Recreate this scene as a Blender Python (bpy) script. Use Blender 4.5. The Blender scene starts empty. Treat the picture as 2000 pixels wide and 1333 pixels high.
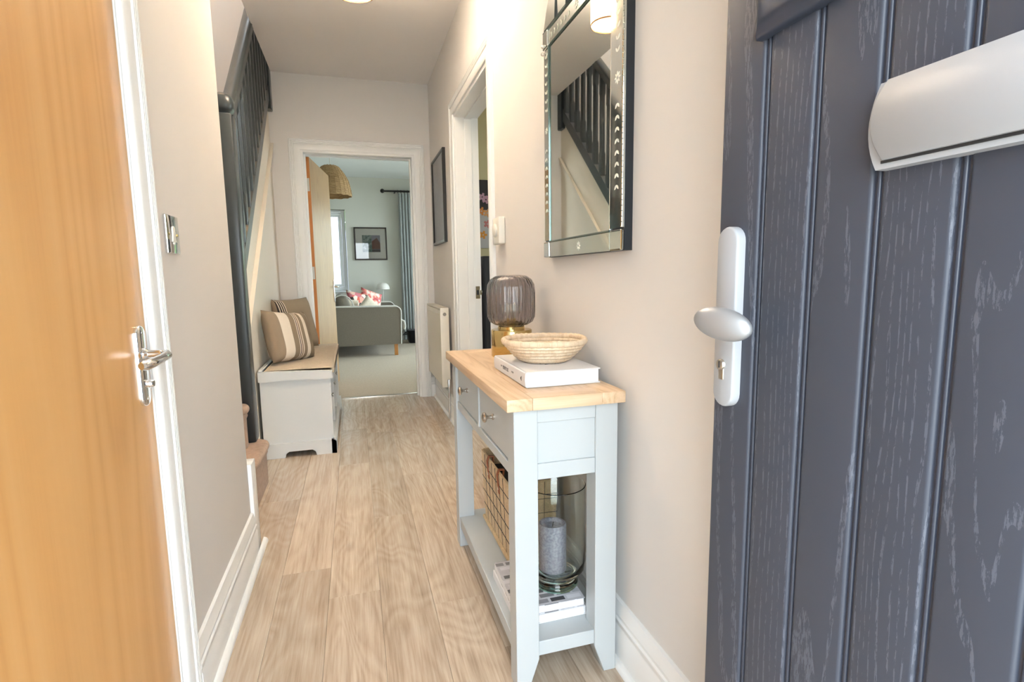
import bpy, bmesh, math, random
from mathutils import Matrix, Vector, Euler
random.seed(7)
SC = bpy.context.scene
COL = SC.collection

# ------------------------------------------------------------------ camera
RW = ((0.95875011, -0.28389427, -0.01422256),      # right
      (-0.04915843, -0.11631778, -0.99199477),     # down
      (0.27996729, 0.95177425, -0.12547548))       # forward
cam_d = bpy.data.cameras.new('camera'); cam = bpy.data.objects.new('camera', cam_d); COL.objects.link(cam)
cam_d.sensor_fit = 'HORIZONTAL'; cam_d.sensor_width = 36.0; cam_d.lens = 1035.71 / 2000 * 36
cam_d.clip_start = 0.02; cam_d.clip_end = 200
cam.matrix_world = Matrix(((RW[0][0], -RW[1][0], -RW[2][0], 0.0), (RW[0][1], -RW[1][1], -RW[2][1], 0.0),
                           (RW[0][2], -RW[1][2], -RW[2][2], 1.02), (0, 0, 0, 1)))
SC.camera = cam
# ------------------------------------------------------------------ light and exposure
SC.view_settings.view_transform = 'Standard'; SC.view_settings.look = 'None'
SC.view_settings.gamma = 1.0; SC.view_settings.use_curve_mapping = False
SC.view_settings.exposure = 1.68
world = bpy.data.worlds.new('sky'); SC.world = world; world.use_nodes = True
wn = world.node_tree.nodes; wl = world.node_tree.links
bg = wn['Background']; bg.inputs[0].default_value = (0.83, 0.925, 1.0, 1); bg.inputs[1].default_value = 3.8
LAMP_POWER = 62.0
def portal(name, loc, rot, sx, sy):
    l = bpy.data.lights.new(name, 'AREA'); l.shape = 'RECTANGLE'; l.size = sx; l.size_y = sy
    l.cycles.is_portal = True
    o = bpy.data.objects.new(name, l); COL.objects.link(o); o.location = loc; o.rotation_euler = rot
PI = math.pi
portal('front_doorway_portal', (0.06, -0.44, 1.04), (PI/2, 0, 0), 0.94, 2.1)          # shines +y
portal('lounge_window_portal', (-0.55, 8.72, 1.40), (-PI/2, 0, 0), 0.9, 1.2)          # shines -y
portal('garden_door_portal', (1.55, 8.72, 1.05), (-PI/2, 0, 0), 1.5, 2.1)
portal('added_kitchen_window_portal', (3.17, 3.0, 1.5), (0, PI/2, 0), 1.2, 1.6)  # belongs to the added kitchen window
portal('added_side_window_portal', (2.57, 6.6, 1.3), (0, PI/2, 0), 1.9, 2.8)  # belongs to the added side window of the lounge

# ------------------------------------------------------------------ materials
MATS = {}
def hexc(r, g, b):
    f = lambda c: ((c/255+0.055)/1.055)**2.4 if c > 10 else c/255/12.92
    return (f(r), f(g), f(b), 1)
class N:
    def __init__(s, name):
        s.m = bpy.data.materials.new(name); s.m.use_nodes = True
        s.t = s.m.node_tree; s.b = s.t.nodes['Principled BSDF']
    def n(s, typ, **kw):
        x = s.t.nodes.new(typ)
        for k, v in kw.items(): setattr(x, k, v)
        return x
    def l(s, a, b): s.t.links.new(a, b)
    def set(s, **kw):
        mp = dict(col='Base Color', rough='Roughness', metal='Metallic', ior='IOR', trans='Transmission Weight', coat='Coat Weight',
                  coatr='Coat Roughness', sheen='Sheen Weight', emit='Emission Color', emits='Emission Strength', spec='Specular IOR Level', alpha='Alpha', sss='Subsurface Weight')
        for k, v in kw.items(): s.b.inputs[mp[k]].default_value = v
        return s
    def math(s, op, a, b=None):
        x = s.n('ShaderNodeMath', operation=op)
        for i, v in enumerate((a, b)):
            if v is None: continue
            if isinstance(v, (int, float)): x.inputs[i].default_value = v
            else: s.l(v, x.inputs[i])
        return x.outputs[0]
    def ramp(s, fac, stops):
        r = s.n('ShaderNodeValToRGB'); e = r.color_ramp.elements
        while len(e) < len(stops): e.new(0.5)
        for i, (p, c) in enumerate(stops): e[i].position = p; e[i].color = c
        s.l(fac, r.inputs[0]); return r.outputs[0]
    def coords(s, scale=(1, 1, 1), rnd=False, kind='Object'):
        tc = s.n('ShaderNodeTexCoord'); mp = s.n('ShaderNodeMapping'); mp.inputs['Scale'].default_value = scale
        src = tc.outputs[kind]
        if rnd:
            oi = s.n('ShaderNodeObjectInfo'); sc = s.n('ShaderNodeVectorMath', operation='SCALE')
            cx = s.n('ShaderNodeCombineXYZ'); s.l(oi.outputs['Random'], cx.inputs[0]); s.l(s.math('MULTIPLY', oi.outputs['Random'], 3.7), cx.inputs[1]); s.l(s.math('MULTIPLY', oi.outputs['Random'], 1.9), cx.inputs[2])
            s.l(cx.outputs[0], sc.inputs[0]); sc.inputs['Scale'].default_value = 17.0
            ad = s.n('ShaderNodeVectorMath', operation='ADD'); s.l(src, ad.inputs[0]); s.l(sc.outputs[0], ad.inputs[1]); src = ad.outputs[0]
            s.rand = oi.outputs['Random']
        s.l(src, mp.inputs['Vector']); return mp.outputs[0]
    def noise(s, vec, scale, detail=4, rough=0.5, dist=0.0):
        x = s.n('ShaderNodeTexNoise'); x.inputs['Scale'].default_value = scale; x.inputs['Detail'].default_value = detail
        x.inputs['Roughness'].default_value = rough; x.inputs['Distortion'].default_value = dist
        if vec is not None: s.l(vec, x.inputs['Vector'])
        return x.outputs['Fac']
    def bump(s, h, strength=0.2, dist=0.002):
        b = s.n('ShaderNodeBump'); b.inputs['Strength'].default_value = strength; b.inputs['Distance'].default_value = dist
        s.l(h, b.inputs['Height']); s.l(b.outputs[0], s.b.inputs['Normal'])
    def mix(s, fac, a, b):
        x = s.n('ShaderNodeMix', data_type='RGBA')
        if isinstance(fac, (int, float)): x.inputs[0].default_value = fac
        else: s.l(fac, x.inputs[0])
        for i, v in ((6, a), (7, b)):
            if isinstance(v, tuple): x.inputs[i].default_value = v
            else: s.l(v, x.inputs[i])
        return x.outputs[2]
    def col(s, c): s.l(c, s.b.inputs['Base Color'])

def plain(name, col, rough=0.5, bump=0.0, bscale=300, **kw):
    if name in MATS: return MATS[name]
    a = N(name); a.set(col=col, rough=rough, **kw)
    v = a.coords()
    nz = a.noise(v, bscale, 3)
    if kw.get('metal', 0) < 0.5:
        nz2 = a.noise(v, 3.0, 2)
        d = tuple(c*0.965 for c in col[:3]) + (1,)
        a.col(a.mix(nz2, col, d))
    if bump: a.bump(nz, bump, 0.001)
    MATS[name] = a.m; return a.m
def glass(name, col, rough=0.0, ior=1.45):
    if name in MATS: return MATS[name]
    a = N(name); a.set(col=col, rough=rough, ior=ior, trans=1.0); MATS[name] = a.m; return a.m
def thin_glass(name, tint=(0.97, 0.99, 0.98, 1), refl=0.06):
    if name in MATS: return MATS[name]
    a = N(name); a.t.nodes.remove(a.b); tr = a.n('ShaderNodeBsdfTransparent'); tr.inputs[0].default_value = tint
    gl = a.n('ShaderNodeBsdfGlossy'); gl.inputs['Roughness'].default_value = 0.01; fr = a.n('ShaderNodeFresnel'); fr.inputs[0].default_value = 1.45
    mx = a.n('ShaderNodeMixShader'); a.l(a.math('MULTIPLY', fr.outputs[0], refl/0.034), mx.inputs[0]); a.l(tr.outputs[0], mx.inputs[1]); a.l(gl.outputs[0], mx.inputs[2])
    a.l(mx.outputs[0], a.t.nodes['Material Output'].inputs['Surface']); MATS[name] = a.m; return a.m
def oak(name, light, mid, dark, axis='Y', rough=0.4, wscale=1.0, contrast=1.0, bump=0.06, varied=0.25, coat=0.0, med_w=0.35, fine_w=0.45):
    """grain runs along the given local axis; cathedral figure from a warped stretched field"""
    if name in MATS: return MATS[name]
    a = N(name); a.set(rough=rough, coat=coat)
    st = {'X': (0.10, 1, 1), 'Y': (1, 0.10, 1), 'Z': (1, 1, 0.10)}[axis]
    v = a.coords(tuple(k*wscale for k in st), rnd=True)
    big = a.noise(v, 5.0, 2, 0.45, 0.35)
    rings = a.math('FRACT', a.math('MULTIPLY', big, 13.0))
    tri = a.math('ABSOLUTE', a.math('SUBTRACT', rings, 0.5))             # 0..0.5
    st2 = {'X': (0.03, 1, 1), 'Y': (1, 0.03, 1), 'Z': (1, 1, 0.03)}[axis]
    v2 = a.coords(tuple(k*wscale for k in st2), rnd=True)
    fine = a.noise(v2, 170.0, 5, 0.65)
    med = a.noise(v2, 30.0, 3, 0.5)
    f = a.math('ADD', a.math('MULTIPLY', tri, 0.60*contrast), a.math('ADD', a.math('MULTIPLY', fine, fine_w), a.math('ADD', a.math('MULTIPLY', med, med_w), 0.4-(fine_w+med_w)/2)))
    c = a.ramp(f, [(0.28, dark), (0.52, mid), (0.82, light)])
    tone = a.math('ADD', 1.0 - varied/2, a.math('MULTIPLY', a.rand, varied))
    hsv = a.n('ShaderNodeHueSaturation'); a.l(c, hsv.inputs['Color']); a.l(tone, hsv.inputs['Value'])
    a.col(hsv.outputs[0]); a.bump(fine, bump, 0.001)
    MATS[name] = a.m; return a.m
def fabric(name, col, scale=900, bump=0.5, rough=0.95, var=0.12):
    if name in MATS: return MATS[name]
    a = N(name); a.set(rough=rough, sheen=0.15, spec=0.2)
    v = a.coords(); n1 = a.noise(v, scale, 3, 0.6); n2 = a.noise(v, scale*0.12, 3, 0.6)
    d = tuple(c*(1-2.2*var) for c in col[:3]) + (1,); l = tuple(min(1, c*(1+var)) for c in col[:3]) + (1,)
    a.col(a.ramp(a.math('ADD', a.math('MULTIPLY', n1, 0.6), a.math('MULTIPLY', n2, 0.4)), [(0.3, d), (0.7, l)]))
    a.bump(n1, bump, 0.002); MATS[name] = a.m; return a.m
def knots_floor():
    a = N('oak_floor'); a.set(rough=0.27, spec=0.5)
    v = a.coords((1, 0.22, 1), rnd=True)
    big = a.noise(v, 3.4, 2, 0.45, 1.2)
    rings = a.math('FRACT', a.math('MULTIPLY', big, 17.0))
    tri = a.math('ABSOLUTE', a.math('SUBTRACT', rings, 0.5))
    v2 = a.coords((1, 0.035, 1), rnd=True)
    fine = a.noise(v2, 150.0, 5, 0.65); med = a.noise(v2, 26.0, 3, 0.5)
    v3 = a.coords((1.0, 0.45, 1), rnd=True)
    vo = a.n('ShaderNodeTexVoronoi'); vo.inputs['Scale'].default_value = 3.4; a.l(v3, vo.inputs['Vector'])
    kn = a.ramp(vo.outputs['Distance'], [(0.03, (1, 1, 1, 1)), (0.11, (0, 0, 0, 1))])
    f = a.math('ADD', a.math('ADD', 0.06, a.math('MULTIPLY', tri, 0.20)), a.math('ADD', a.math('MULTIPLY', fine, 0.62), a.math('MULTIPLY', med, 0.42)))
    c = a.ramp(f, [(0.36, hexc(142, 123, 104)), (0.60, hexc(184, 166, 146)), (0.86, hexc(208, 195, 178))])
    c = a.mix(a.math('MULTIPLY', kn, 0.55), c, hexc(104, 80, 60))
    hsv = a.n('ShaderNodeHueSaturation'); a.l(c, hsv.inputs['Color'])
    a.l(a.math('ADD', 0.88, a.math('MULTIPLY', a.rand, 0.22)), hsv.inputs['Value'])
    a.col(hsv.outputs[0]); a.bump(fine, 0.05, 0.001)
    MATS['oak_floor'] = a.m; return a.m
def door_skin():
    """embossed wood grain of a moulded slate-blue door leaf"""
    a = N('slate_door_skin'); a.set(rough=0.42, spec=0.4)
    v = a.coords((1, 1, 0.13), rnd=True)
    big = a.noise(v, 8.0, 2, 0.5, 0.6)
    fine = a.noise(a.coords((1, 1, 0.16), rnd=True), 430.0, 4, 0.7)
    dash = a.math('GREATER_THAN', fine, 0.52)
    edge = a.math('GREATER_THAN', a.math('FRACT', a.math('MULTIPLY', big, 8.0)), 0.80)          # cathedral figure
    sep = a.n('ShaderNodeSeparateXYZ'); a.l(a.coords((1, 1, 1), rnd=True), sep.inputs[0])
    colm = a.math('LESS_THAN', a.math('FRACT', a.math('ADD', a.math('MULTIPLY', sep.outputs[1], 105.0), a.math('MULTIPLY', big, 9.0))), 0.22)
    half = a.math('GREATER_THAN', a.rand, 0.45)                                                # some boards figured, some straight
    fig = a.math('ADD', a.math('MULTIPLY', edge, half), a.math('MULTIPLY', colm, a.math('SUBTRACT', 1.0, half)))
    h = a.math('MULTIPLY', fig, dash)
    a.col(a.mix(a.math('MULTIPLY', h, 0.42), hexc(60, 64, 75), hexc(104, 108, 120)))
    a.bump(h, 0.5, 0.0012); MATS['slate_door_skin'] = a.m; return a.m
def stripes_mat(name, stops, axis=0, span=0.44, weave=700):
    a = N(name); a.set(rough=0.95, spec=0.15)
    tc = a.n('ShaderNodeTexCoord'); sx = a.n('ShaderNodeSeparateXYZ'); a.l(tc.outputs['Object'], sx.inputs[0])
    u = a.math('ADD', a.math('DIVIDE', sx.outputs[axis], span), 0.5)
    r = a.n('ShaderNodeValToRGB'); r.color_ramp.interpolation = 'CONSTANT'; e = r.color_ramp.elements
    while len(e) < len(stops): e.new(0.5)
    for i, (p, c) in enumerate(stops): e[i].position = p; e[i].color = c
    a.l(u, r.inputs[0])
    n = a.noise(tc.outputs['Object'], weave, 3, 0.6)
    hsv = a.n('ShaderNodeHueSaturation'); a.l(r.outputs[0], hsv.inputs['Color']); a.l(a.math('ADD', 0.75, a.math('MULTIPLY', n, 0.5)), hsv.inputs['Value'])
    a.col(hsv.outputs[0]); a.bump(n, 0.4, 0.002); MATS[name] = a.m; return a.m

M_WALL = plain('greige_wall_paint', hexc(218, 214, 210), 0.75, 0.05, 500)
M_CEIL = plain('ceiling_paint', hexc(236, 231, 228), 0.85, 0.05, 400)
M_WHITE = plain('white_gloss_paint', hexc(238, 238, 236), 0.28)
M_LWALL = plain('lounge_wall_paint', hexc(216, 217, 208), 0.8, 0.05, 500)
M_LCEIL = plain('lounge_ceiling_paint', hexc(235, 240, 240), 0.85)
M_KWALL = plain('kitchen_wall_paint', hexc(214, 196, 150), 0.8)
M_CREAM = plain('cream_satin_paint', hexc(228, 218, 202), 0.4)
M_OUT = plain('outside_render', hexc(205, 200, 190), 0.9)
M_FLOOR = knots_floor()
M_SCREED = plain('floor_screed', hexc(205, 190, 168), 0.9)
M_DARK = plain('slate_green_paint', hexc(46, 52, 53), 0.30)
M_DOOR = door_skin()
M_DOORP = plain('slate_door_plain', hexc(56, 61, 74), 0.28)
M_VENEER = oak('oak_veneer', hexc(216, 170, 112), hexc(209, 159, 98), hexc(195, 141, 80), 'Z', 0.28, 0.6, 0.75, 0.01, 0.04, med_w=0.14, fine_w=0.22)
M_OAKT = oak('oak_tabletop', hexc(221, 196, 166), hexc(211, 182, 149), hexc(190, 158, 122), 'Y', 0.42, 1.6, 0.8, 0.05, 0.10)
M_OAKTX = oak('oak_tabletop_cross', hexc(221, 196, 166), hexc(211, 182, 149), hexc(190, 158, 122), 'X', 0.42, 1.6, 0.8, 0.05, 0.10)
M_OAKLEG = oak('oak_sofa_leg', hexc(206, 148, 84), hexc(190, 130, 66), hexc(160, 104, 50), 'Z', 0.4, 1.5, 0.5)
M_GREY = plain('dove_grey_paint', hexc(185, 191, 193), 0.38)
M_BENCH = plain('pale_grey_paint', hexc(208, 208, 205), 0.42)
M_CHROME = plain('polished_chrome', (0.78, 0.78, 0.78, 1), 0.09, metal=1.0)
M_NICKEL = plain('brushed_nickel', (0.52, 0.47, 0.41, 1), 0.24, metal=1.0)
M_BRASS = plain('brushed_brass', (0.60, 0.46, 0.20, 1), 0.20, metal=1.0)
M_SATIN = plain('satin_silver', hexc(162, 164, 168), 0.42, 0.05, 900)
M_PADM = plain('satin_pad', hexc(160, 161, 163), 0.40, metal=0.55)
M_STEEL = plain('lock_steel', (0.55, 0.53, 0.48, 1), 0.3, metal=1.0)
M_BLACK = plain('black_frame_paint', hexc(30, 28, 27), 0.35)
M_MIRROR = plain('mirror_silver', (0.80, 0.83, 0.80, 1), 0.015, metal=1.0)
M_MIRB = plain('antiqued_mirror_silver', (0.68, 0.72, 0.69, 1), 0.06, metal=1.0)
M_BEAD = plain('green_edge_glass_bead', (0.16, 0.22, 0.20, 1), 0.10, metal=0.7)
M_ETCH = plain('etched_white', hexc(228, 228, 216), 0.7)
M_CARPET = fabric('beige_carpet', hexc(186, 172, 150), 520, 1.0)
M_SCARPET = fabric('stair_carpet', hexc(176, 148, 126), 420, 1.0, 0.95, 0.2)
M_PAPER = plain('page_block', hexc(236, 236, 238), 0.8)
M_BOOK = plain('white_book_cover', hexc(234, 234, 236), 0.45)
M_INK = plain('black_ink', hexc(38, 38, 40), 0.6)
M_GREYINK = plain('grey_ink', hexc(120, 118, 116), 0.6)
M_RADIATOR = plain('radiator_enamel', hexc(228, 222, 208), 0.35)
M_PLASTIC = plain('white_plastic', hexc(230, 226, 214), 0.4)

# ------------------------------------------------------------------ geometry helpers
W = {}
def box(bm, x0, x1, y0, y1, z0, z1, bev=0.0, seg=2):
    vs = [bm.verts.new((x, y, z)) for x in (x0, x1) for y in (y0, y1) for z in (z0, z1)]
    F = [(0, 1, 3, 2), (4, 6, 7, 5), (0, 4, 5, 1), (2, 3, 7, 6), (0, 2, 6, 4), (1, 5, 7, 3)]
    fs = [bm.faces.new([vs[i] for i in f]) for f in F]
    if bev > 0:
        es = list({e for f in fs for e in f.edges})
        bmesh.ops.bevel(bm, geom=es, offset=bev, segments=seg, profile=0.5, affect='EDGES', clamp_overlap=True)
    return bm
def nb(): return bmesh.new()
def B(*a, **k): return box(nb(), *a, **k)
def prism(bm, pts, axis, a0, a1):
    """polygon pts (u,v) extruded along axis: X->(a,u,v) Y->(u,a,v) Z->(u,v,a)"""
    mk = {'X': lambda u, v, a: (a, u, v), 'Y': lambda u, v, a: (u, a, v), 'Z': lambda u, v, a: (u, v, a)}[axis]
    A = [bm.verts.new(mk(u, v, a0)) for u, v in pts]; Bv = [bm.verts.new(mk(u, v, a1)) for u, v in pts]
    n = len(pts)
    bm.faces.new(A); bm.faces.new(Bv[::-1])
    for i in range(n):
        j = (i+1) % n; bm.faces.new((A[i], Bv[i], Bv[j], A[j]))
    bmesh.ops.recalc_face_normals(bm, faces=bm.faces[:])
    return bm
def lathe(bm, prof, c=(0, 0, 0), n=32, axis='Z', rfun=None):
    rings = []
    for r, h in prof:
        ring = []
        if r < 1e-6:
            p = {'Z': (c[0], c[1], c[2]+h), 'X': (c[0]+h, c[1], c[2]), 'Y': (c[0], c[1]+h, c[2])}[axis]
            ring = [bm.verts.new(p)]
        else:
            for i in range(n):
                t = 2*PI*i/n; rr = r*(rfun(t, h) if rfun else 1.0)
                a, b = rr*math.cos(t), rr*math.sin(t)
                p = {'Z': (c[0]+a, c[1]+b, c[2]+h), 'X': (c[0]+h, c[1]+a, c[2]+b), 'Y': (c[0]+a, c[1]+h, c[2]+b)}[axis]
                ring.append(bm.verts.new(p))
        rings.append(ring)
    for A, Bv in zip(rings, rings[1:]):
        if len(A) == 1 and len(Bv) == 1: continue
        for i in range(n):
            j = (i+1) % n
            if len(A) == 1: bm.faces.new((A[0], Bv[i], Bv[j]))
            elif len(Bv) == 1: bm.faces.new((A[i], A[j], Bv[0]))
            else: bm.faces.new((A[i], A[j], Bv[j], Bv[i]))
    bmesh.ops.recalc_face_normals(bm, faces=bm.faces[:])
    return bm
def tube(bm, pts, r, n=10, closed=False):
    P = [Vector(p) for p in pts]; m = len(P); rings = []
    up = None
    for i in range(m):
        if closed: t = (P[(i+1) % m]-P[i-1]).normalized()
        else: t = ((P[min(i+1, m-1)]-P[max(i-1, 0)])).normalized()
        if up is None:
            up = t.orthogonal().normalized()
        else:
            up = (up - t*up.dot(t)); up = up.normalized() if up.length > 1e-6 else t.orthogonal().normalized()
        s = t.cross(up); rr = r[i] if isinstance(r, (list, tuple)) else r
        rings.append([bm.verts.new(P[i] + (up*math.cos(2*PI*k/n) + s*math.sin(2*PI*k/n))*rr) for k in range(n)])
    pr = list(zip(rings, rings[1:])) + ([(rings[-1], rings[0])] if closed else [])
    for A, Bv in pr:
        for k in range(n): bm.faces.new((A[k], A[(k+1) % n], Bv[(k+1) % n], Bv[k]))
    if not closed: bm.faces.new(rings[0][::-1]); bm.faces.new(rings[-1])
    bmesh.ops.recalc_face_normals(bm, faces=bm.faces[:])
    return bm
def sweep(bm, prof, path, mk, closed=False):
    """mitred moulding: prof (w,d) w = offset to the left of travel, d = depth; path in plane (u,v); mk(u,v,d) -> xyz"""
    P = [Vector(p) for p in path]; m = len(P); rings = []
    for i in range(m):
        dirs = []
        if closed or i > 0: dirs.append((P[i]-P[i-1]).normalized())
        if closed or i < m-1: dirs.append((P[(i+1) % m]-P[i]).normalized())
        ns = [Vector((-d.y, d.x)) for d in dirs]
        nn = sum(ns, Vector((0, 0))); nn = nn/len(ns); nn = nn/(nn.length_squared) if len(ns) == 2 else nn
        rings.append([bm.verts.new(mk(P[i].x+nn.x*w, P[i].y+nn.y*w, d)) for w, d in prof])
    k = len(prof)
    pr = list(zip(rings, rings[1:])) + ([(rings[-1], rings[0])] if closed else [])
    for A, Bv in pr:
        for j in range(k): bm.faces.new((A[j], A[(j+1) % k], Bv[(j+1) % k], Bv[j]))
    if not closed: bm.faces.new(rings[0][::-1]); bm.faces.new(rings[-1])
    bmesh.ops.recalc_face_normals(bm, faces=bm.faces[:])
    return bm
def smooth_by_angle(me, ang=40):
    bm = bmesh.new(); bm.from_mesh(me)
    for f in bm.faces: f.smooth = True
    lim = math.radians(ang)
    for e in bm.edges:
        if len(e.link_faces) == 2:
            e.smooth = e.calc_face_angle(0) < lim
    bm.to_mesh(me); bm.free()
def obj(name, bm, mat, parent=None, local=False, origin=None, smooth=40):
    me = bpy.data.meshes.new(name)
    if parent is not None and not local: bm.transform(W[parent].inverted())
    elif parent is None and origin is not None and not local: bm.transform(Matrix.Translation(-Vector(origin)))
    bm.to_mesh(me); bm.free()
    if smooth: smooth_by_angle(me, smooth)
    me.materials.append(mat)
    o = bpy.data.objects.new(name, me); COL.objects.link(o)
    if parent is not None:
        o.parent = parent; W[o] = W[parent].copy()
    else:
        if origin is not None: o.location = origin
        W[o] = Matrix.Translation(Vector(origin)) if origin is not None else Matrix.Identity(4)
    return o
def tag(o, label, cat, group=None, kind=None):
    o['label'] = label; o['category'] = cat
    if group: o['group'] = group
    if kind: o['kind'] = kind
    return o
def thing(name, label, cat, loc=(0, 0, 0), rot=(0, 0, 0), group=None, kind=None):
    o = bpy.data.objects.new(name, None); COL.objects.link(o); o.location = loc; o.rotation_euler = rot
    o.empty_display_size = 0.05
    W[o] = Matrix.Translation(Vector(loc)) @ Euler(rot).to_matrix().to_4x4()
    return tag(o, label, cat, group, kind)
def struct(name, bm, mat, label, cat, origin=(0, 0, 0), smooth=40):
    return tag(obj(name, bm, mat, None, origin=origin, smooth=smooth), label, cat, kind='structure')
def inst(src, name, parent, loc, rotz=0.0):
    o = bpy.data.objects.new(name, src.data); COL.objects.link(o); o.parent = parent; o.location = loc; o.rotation_euler = (0, 0, rotz); return o

# ================================================================== THE SETTING
XL, XR, YF, ZC = -0.405, 0.635, 4.43, 2.52
bm = nb(); box(bm, -1.6, 3.2, -0.45, 4.575, -0.20, -0.008)
floor = struct('floor', bm, M_SCREED, 'light oak plank floor running down the hallway', 'floor')
# planks 159 mm wide; joints placed where the photograph shows them
PW = 0.159; x0 = -0.127 - 8*PW
joints = {5: [0.25, 1.42, 2.70, 3.95], 6: [-0.05, 1.24, 2.53, 3.82], 7: [0.62, 1.87, 3.15], 8: [0.38, 1.68, 2.93, 3.62], 9: [-0.2, 0.92, 2.22, 3.50], 10: [0.55, 1.55, 2.68, 3.98], 11: [0.05, 1.30, 2.60, 3.80]}
pk = {}
def plank(L):
    L = round(L, 3)
    if L not in pk:
        m = B(-PW/2+0.0003, PW/2-0.0003, -L/2+0.0003, L/2-0.0003, -0.008, 0, bev=0.0008, seg=1)
        me = bpy.data.meshes.new('plank'); m.to_mesh(me); m.free(); me.materials.append(M_FLOOR); pk[L] = me
    return pk[L]
for i in range(0, 14):
    js = [-0.45] + [j for j in joints.get(i, [0.3+(i*0.53) % 1.2, 1.6+(i*0.53) % 1.2, 2.9+(i*0.53) % 1.2]) if j > -0.4] + [4.575]
    for a, b in zip(js, js[1:]):
        if b-a < 0.05: continue
        o = bpy.data.objects.new('plank', plank(b-a)); COL.objects.link(o); o.parent = floor
        o.location = (x0+(i+0.5)*PW, (a+b)/2, 0)

# hall walls
bm = nb()
box(bm, -0.525, XL, -0.30, 0.425, 0, ZC); box(bm, -0.525, XL, 1.262, 2.05, 0, ZC); box(bm, -0.525, XL, 0.425, 1.262, 2.012, ZC)
struct('wall_left', bm, M_WALL, 'greige hallway wall beside the closed oak door', 'wall')
bm = nb()
box(bm, XR, 0.775, -0.30, 2.473, 0, ZC); box(bm, XR, 0.775, 3.377, 4.575, 0, ZC); box(bm, XR, 0.775, 2.473, 3.377, 2.007, ZC)
struct('wall_right', bm, M_WALL, 'greige hallway wall behind the console table and mirror', 'wall')
bm = nb()
box(bm, -2.3, -0.354, YF, 4.57, 0, ZC); box(bm, 0.515, XR, YF, 4.57, 0, ZC); box(bm, -0.354, 0.515, YF, 4.57, 1.984, ZC)
box(bm, -1.6, -0.513, YF, 4.57, ZC, 5.2)
struct('wall_far', bm, M_WALL, 'greige end wall around the doorway to the lounge', 'wall')
bm = nb()
box(bm, -1.6, -0.40, -0.42, -0.30, 0, ZC); box(bm, 0.54, 0.775, -0.42, -0.30, 0, ZC); box(bm, -0.40, 0.54, -0.42, -0.30, 2.10, ZC)
struct('wall_front', bm, M_WALL, 'entrance wall around the open front doorway', 'wall')
bm = nb(); box(bm, -0.513, 0.775, -0.42, 4.57, ZC, 2.80); box(bm, -1.6, -0.513, -0.42, 2.05, ZC, 2.80)
struct('ceiling', bm, M_CEIL, 'off-white hallway ceiling ending at the stairwell', 'ceiling')
# stairwell shell
bm = nb()
box(bm, -1.60, -1.48, 2.05, 4.43, 0, 5.2)
struct('wall_stairwell', bm, M_WALL, 'greige wall of the stairwell rising past the ceiling', 'wall')
bm = nb(); box(bm, -1.6, -0.525, 1.93, 2.05, 0, 5.2); box(bm, -0.525, 0.775, 1.93, 2.05, 2.80, 5.2); box(bm, 0.655, 0.775, 2.05, 4.43, 2.80, 5.2)
struct('wall_landing', bm, M_WALL, 'wall enclosing the foot of the stairs and the landing', 'wall')
bm = nb(); box(bm, -1.6, 0.775, 1.93, 4.57, 5.2, 5.3)
struct('ceiling', bm, M_CEIL, 'landing ceiling above the stairwell', 'ceiling')
# WC behind the closed door (dark, never seen) is left out

# mouldings ------------------------------------------------------
def arch_prof(w=0.072, d=0.018):
    # (w outwards, depth): flat inner field, three reeds towards the outer edge
    p = [(0, 0), (0, d*0.55), (0.004, d*0.72)]
    p += [(w*0.50, d*0.80)]
    for k in range(3):
        c = w*0.54 + k*w*0.13
        p += [(c, d*0.68), (c+0.0022, d*0.98), (c+w*0.13-0.0032, d*1.0), (c+w*0.13-0.0012, d*0.72)]
    p += [(w*0.955, d*0.95), (w, d*0.8), (w, 0)]
    return p
def lining(bm, mk, u0, u1, vtop, d0, d1, t=0.028, stop=None):
    """door lining: jambs and head between opening u0..u1, depth d0..d1, optional stop bead (s0,s1)"""
    def bx(ua, ub, va, vb, da, db):
        c = [mk(u, v, d) for u in (ua, ub) for v in (va, vb) for d in (da, db)]
        xs, ys, zs = zip(*c); box(bm, min(xs), max(xs), min(ys), max(ys), min(zs), max(zs), bev=0.0015, seg=1)
    bx(u0-t, u0, 0, vtop+t, d0, d1); bx(u1, u1+t, 0, vtop+t, d0, d1); bx(u0, u1, vtop, vtop+t, d0, d1)
    if stop:
        s0, s1 = stop
        bx(u0, u0+0.012, 0, vtop, s0, s1); bx(u1-0.012, u1, 0, vtop, s0, s1); bx(u0+0.012, u1-0.012, vtop-0.012, vtop, s0, s1)
# closed oak door: opening y 0.45..1.236 in left wall

def opening_path(u0, u1, vt): return [(u0, 0), (u0, vt), (u1, vt), (u1, 0)]
def rect_path(u0, u1, v0, v1): return [(u0, v0), (u0, v1), (u1, v1), (u1, v0)]
mkL = lambda u, v, d: (XL + d, u, v)
mkR = lambda u, v, d: (XR - d, u, v)
mkF = lambda u, v, d: (u, YF - d, v)
bm = nb(); sweep(bm, arch_prof(0.070), opening_path(0.452, 1.234, 1.99), mkL)
struct('trim_1', bm, M_WHITE, 'white reeded surround of the closed oak door beside the light switch', 'door frame')
bm = nb(); lining(bm, mkL, 0.452, 1.234, 1.99, -0.118, -0.001, stop=(-0.075, -0.047))
struct('trim_2', bm, M_WHITE, 'white lining of the closed oak door', 'door lining')
bm = nb(); sweep(bm, arch_prof(0.080), opening_path(-0.343, 0.504, 1.973), mkF)
struct('trim_3', bm, M_WHITE, 'white reeded surround of the lounge doorway at the hallway end', 'door frame')
bm = nb(); lining(bm, lambda u, v, d: (u, YF+d, v), -0.325, 0.486, 1.955, -0.001, 0.143, stop=(0.060, 0.098))
struct('trim_4', bm, M_WHITE, 'white lining of the lounge doorway', 'door lining')
bm = nb(); sweep(bm, arch_prof(0.080), opening_path(2.482, 3.368, 1.998), mkR)
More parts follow.
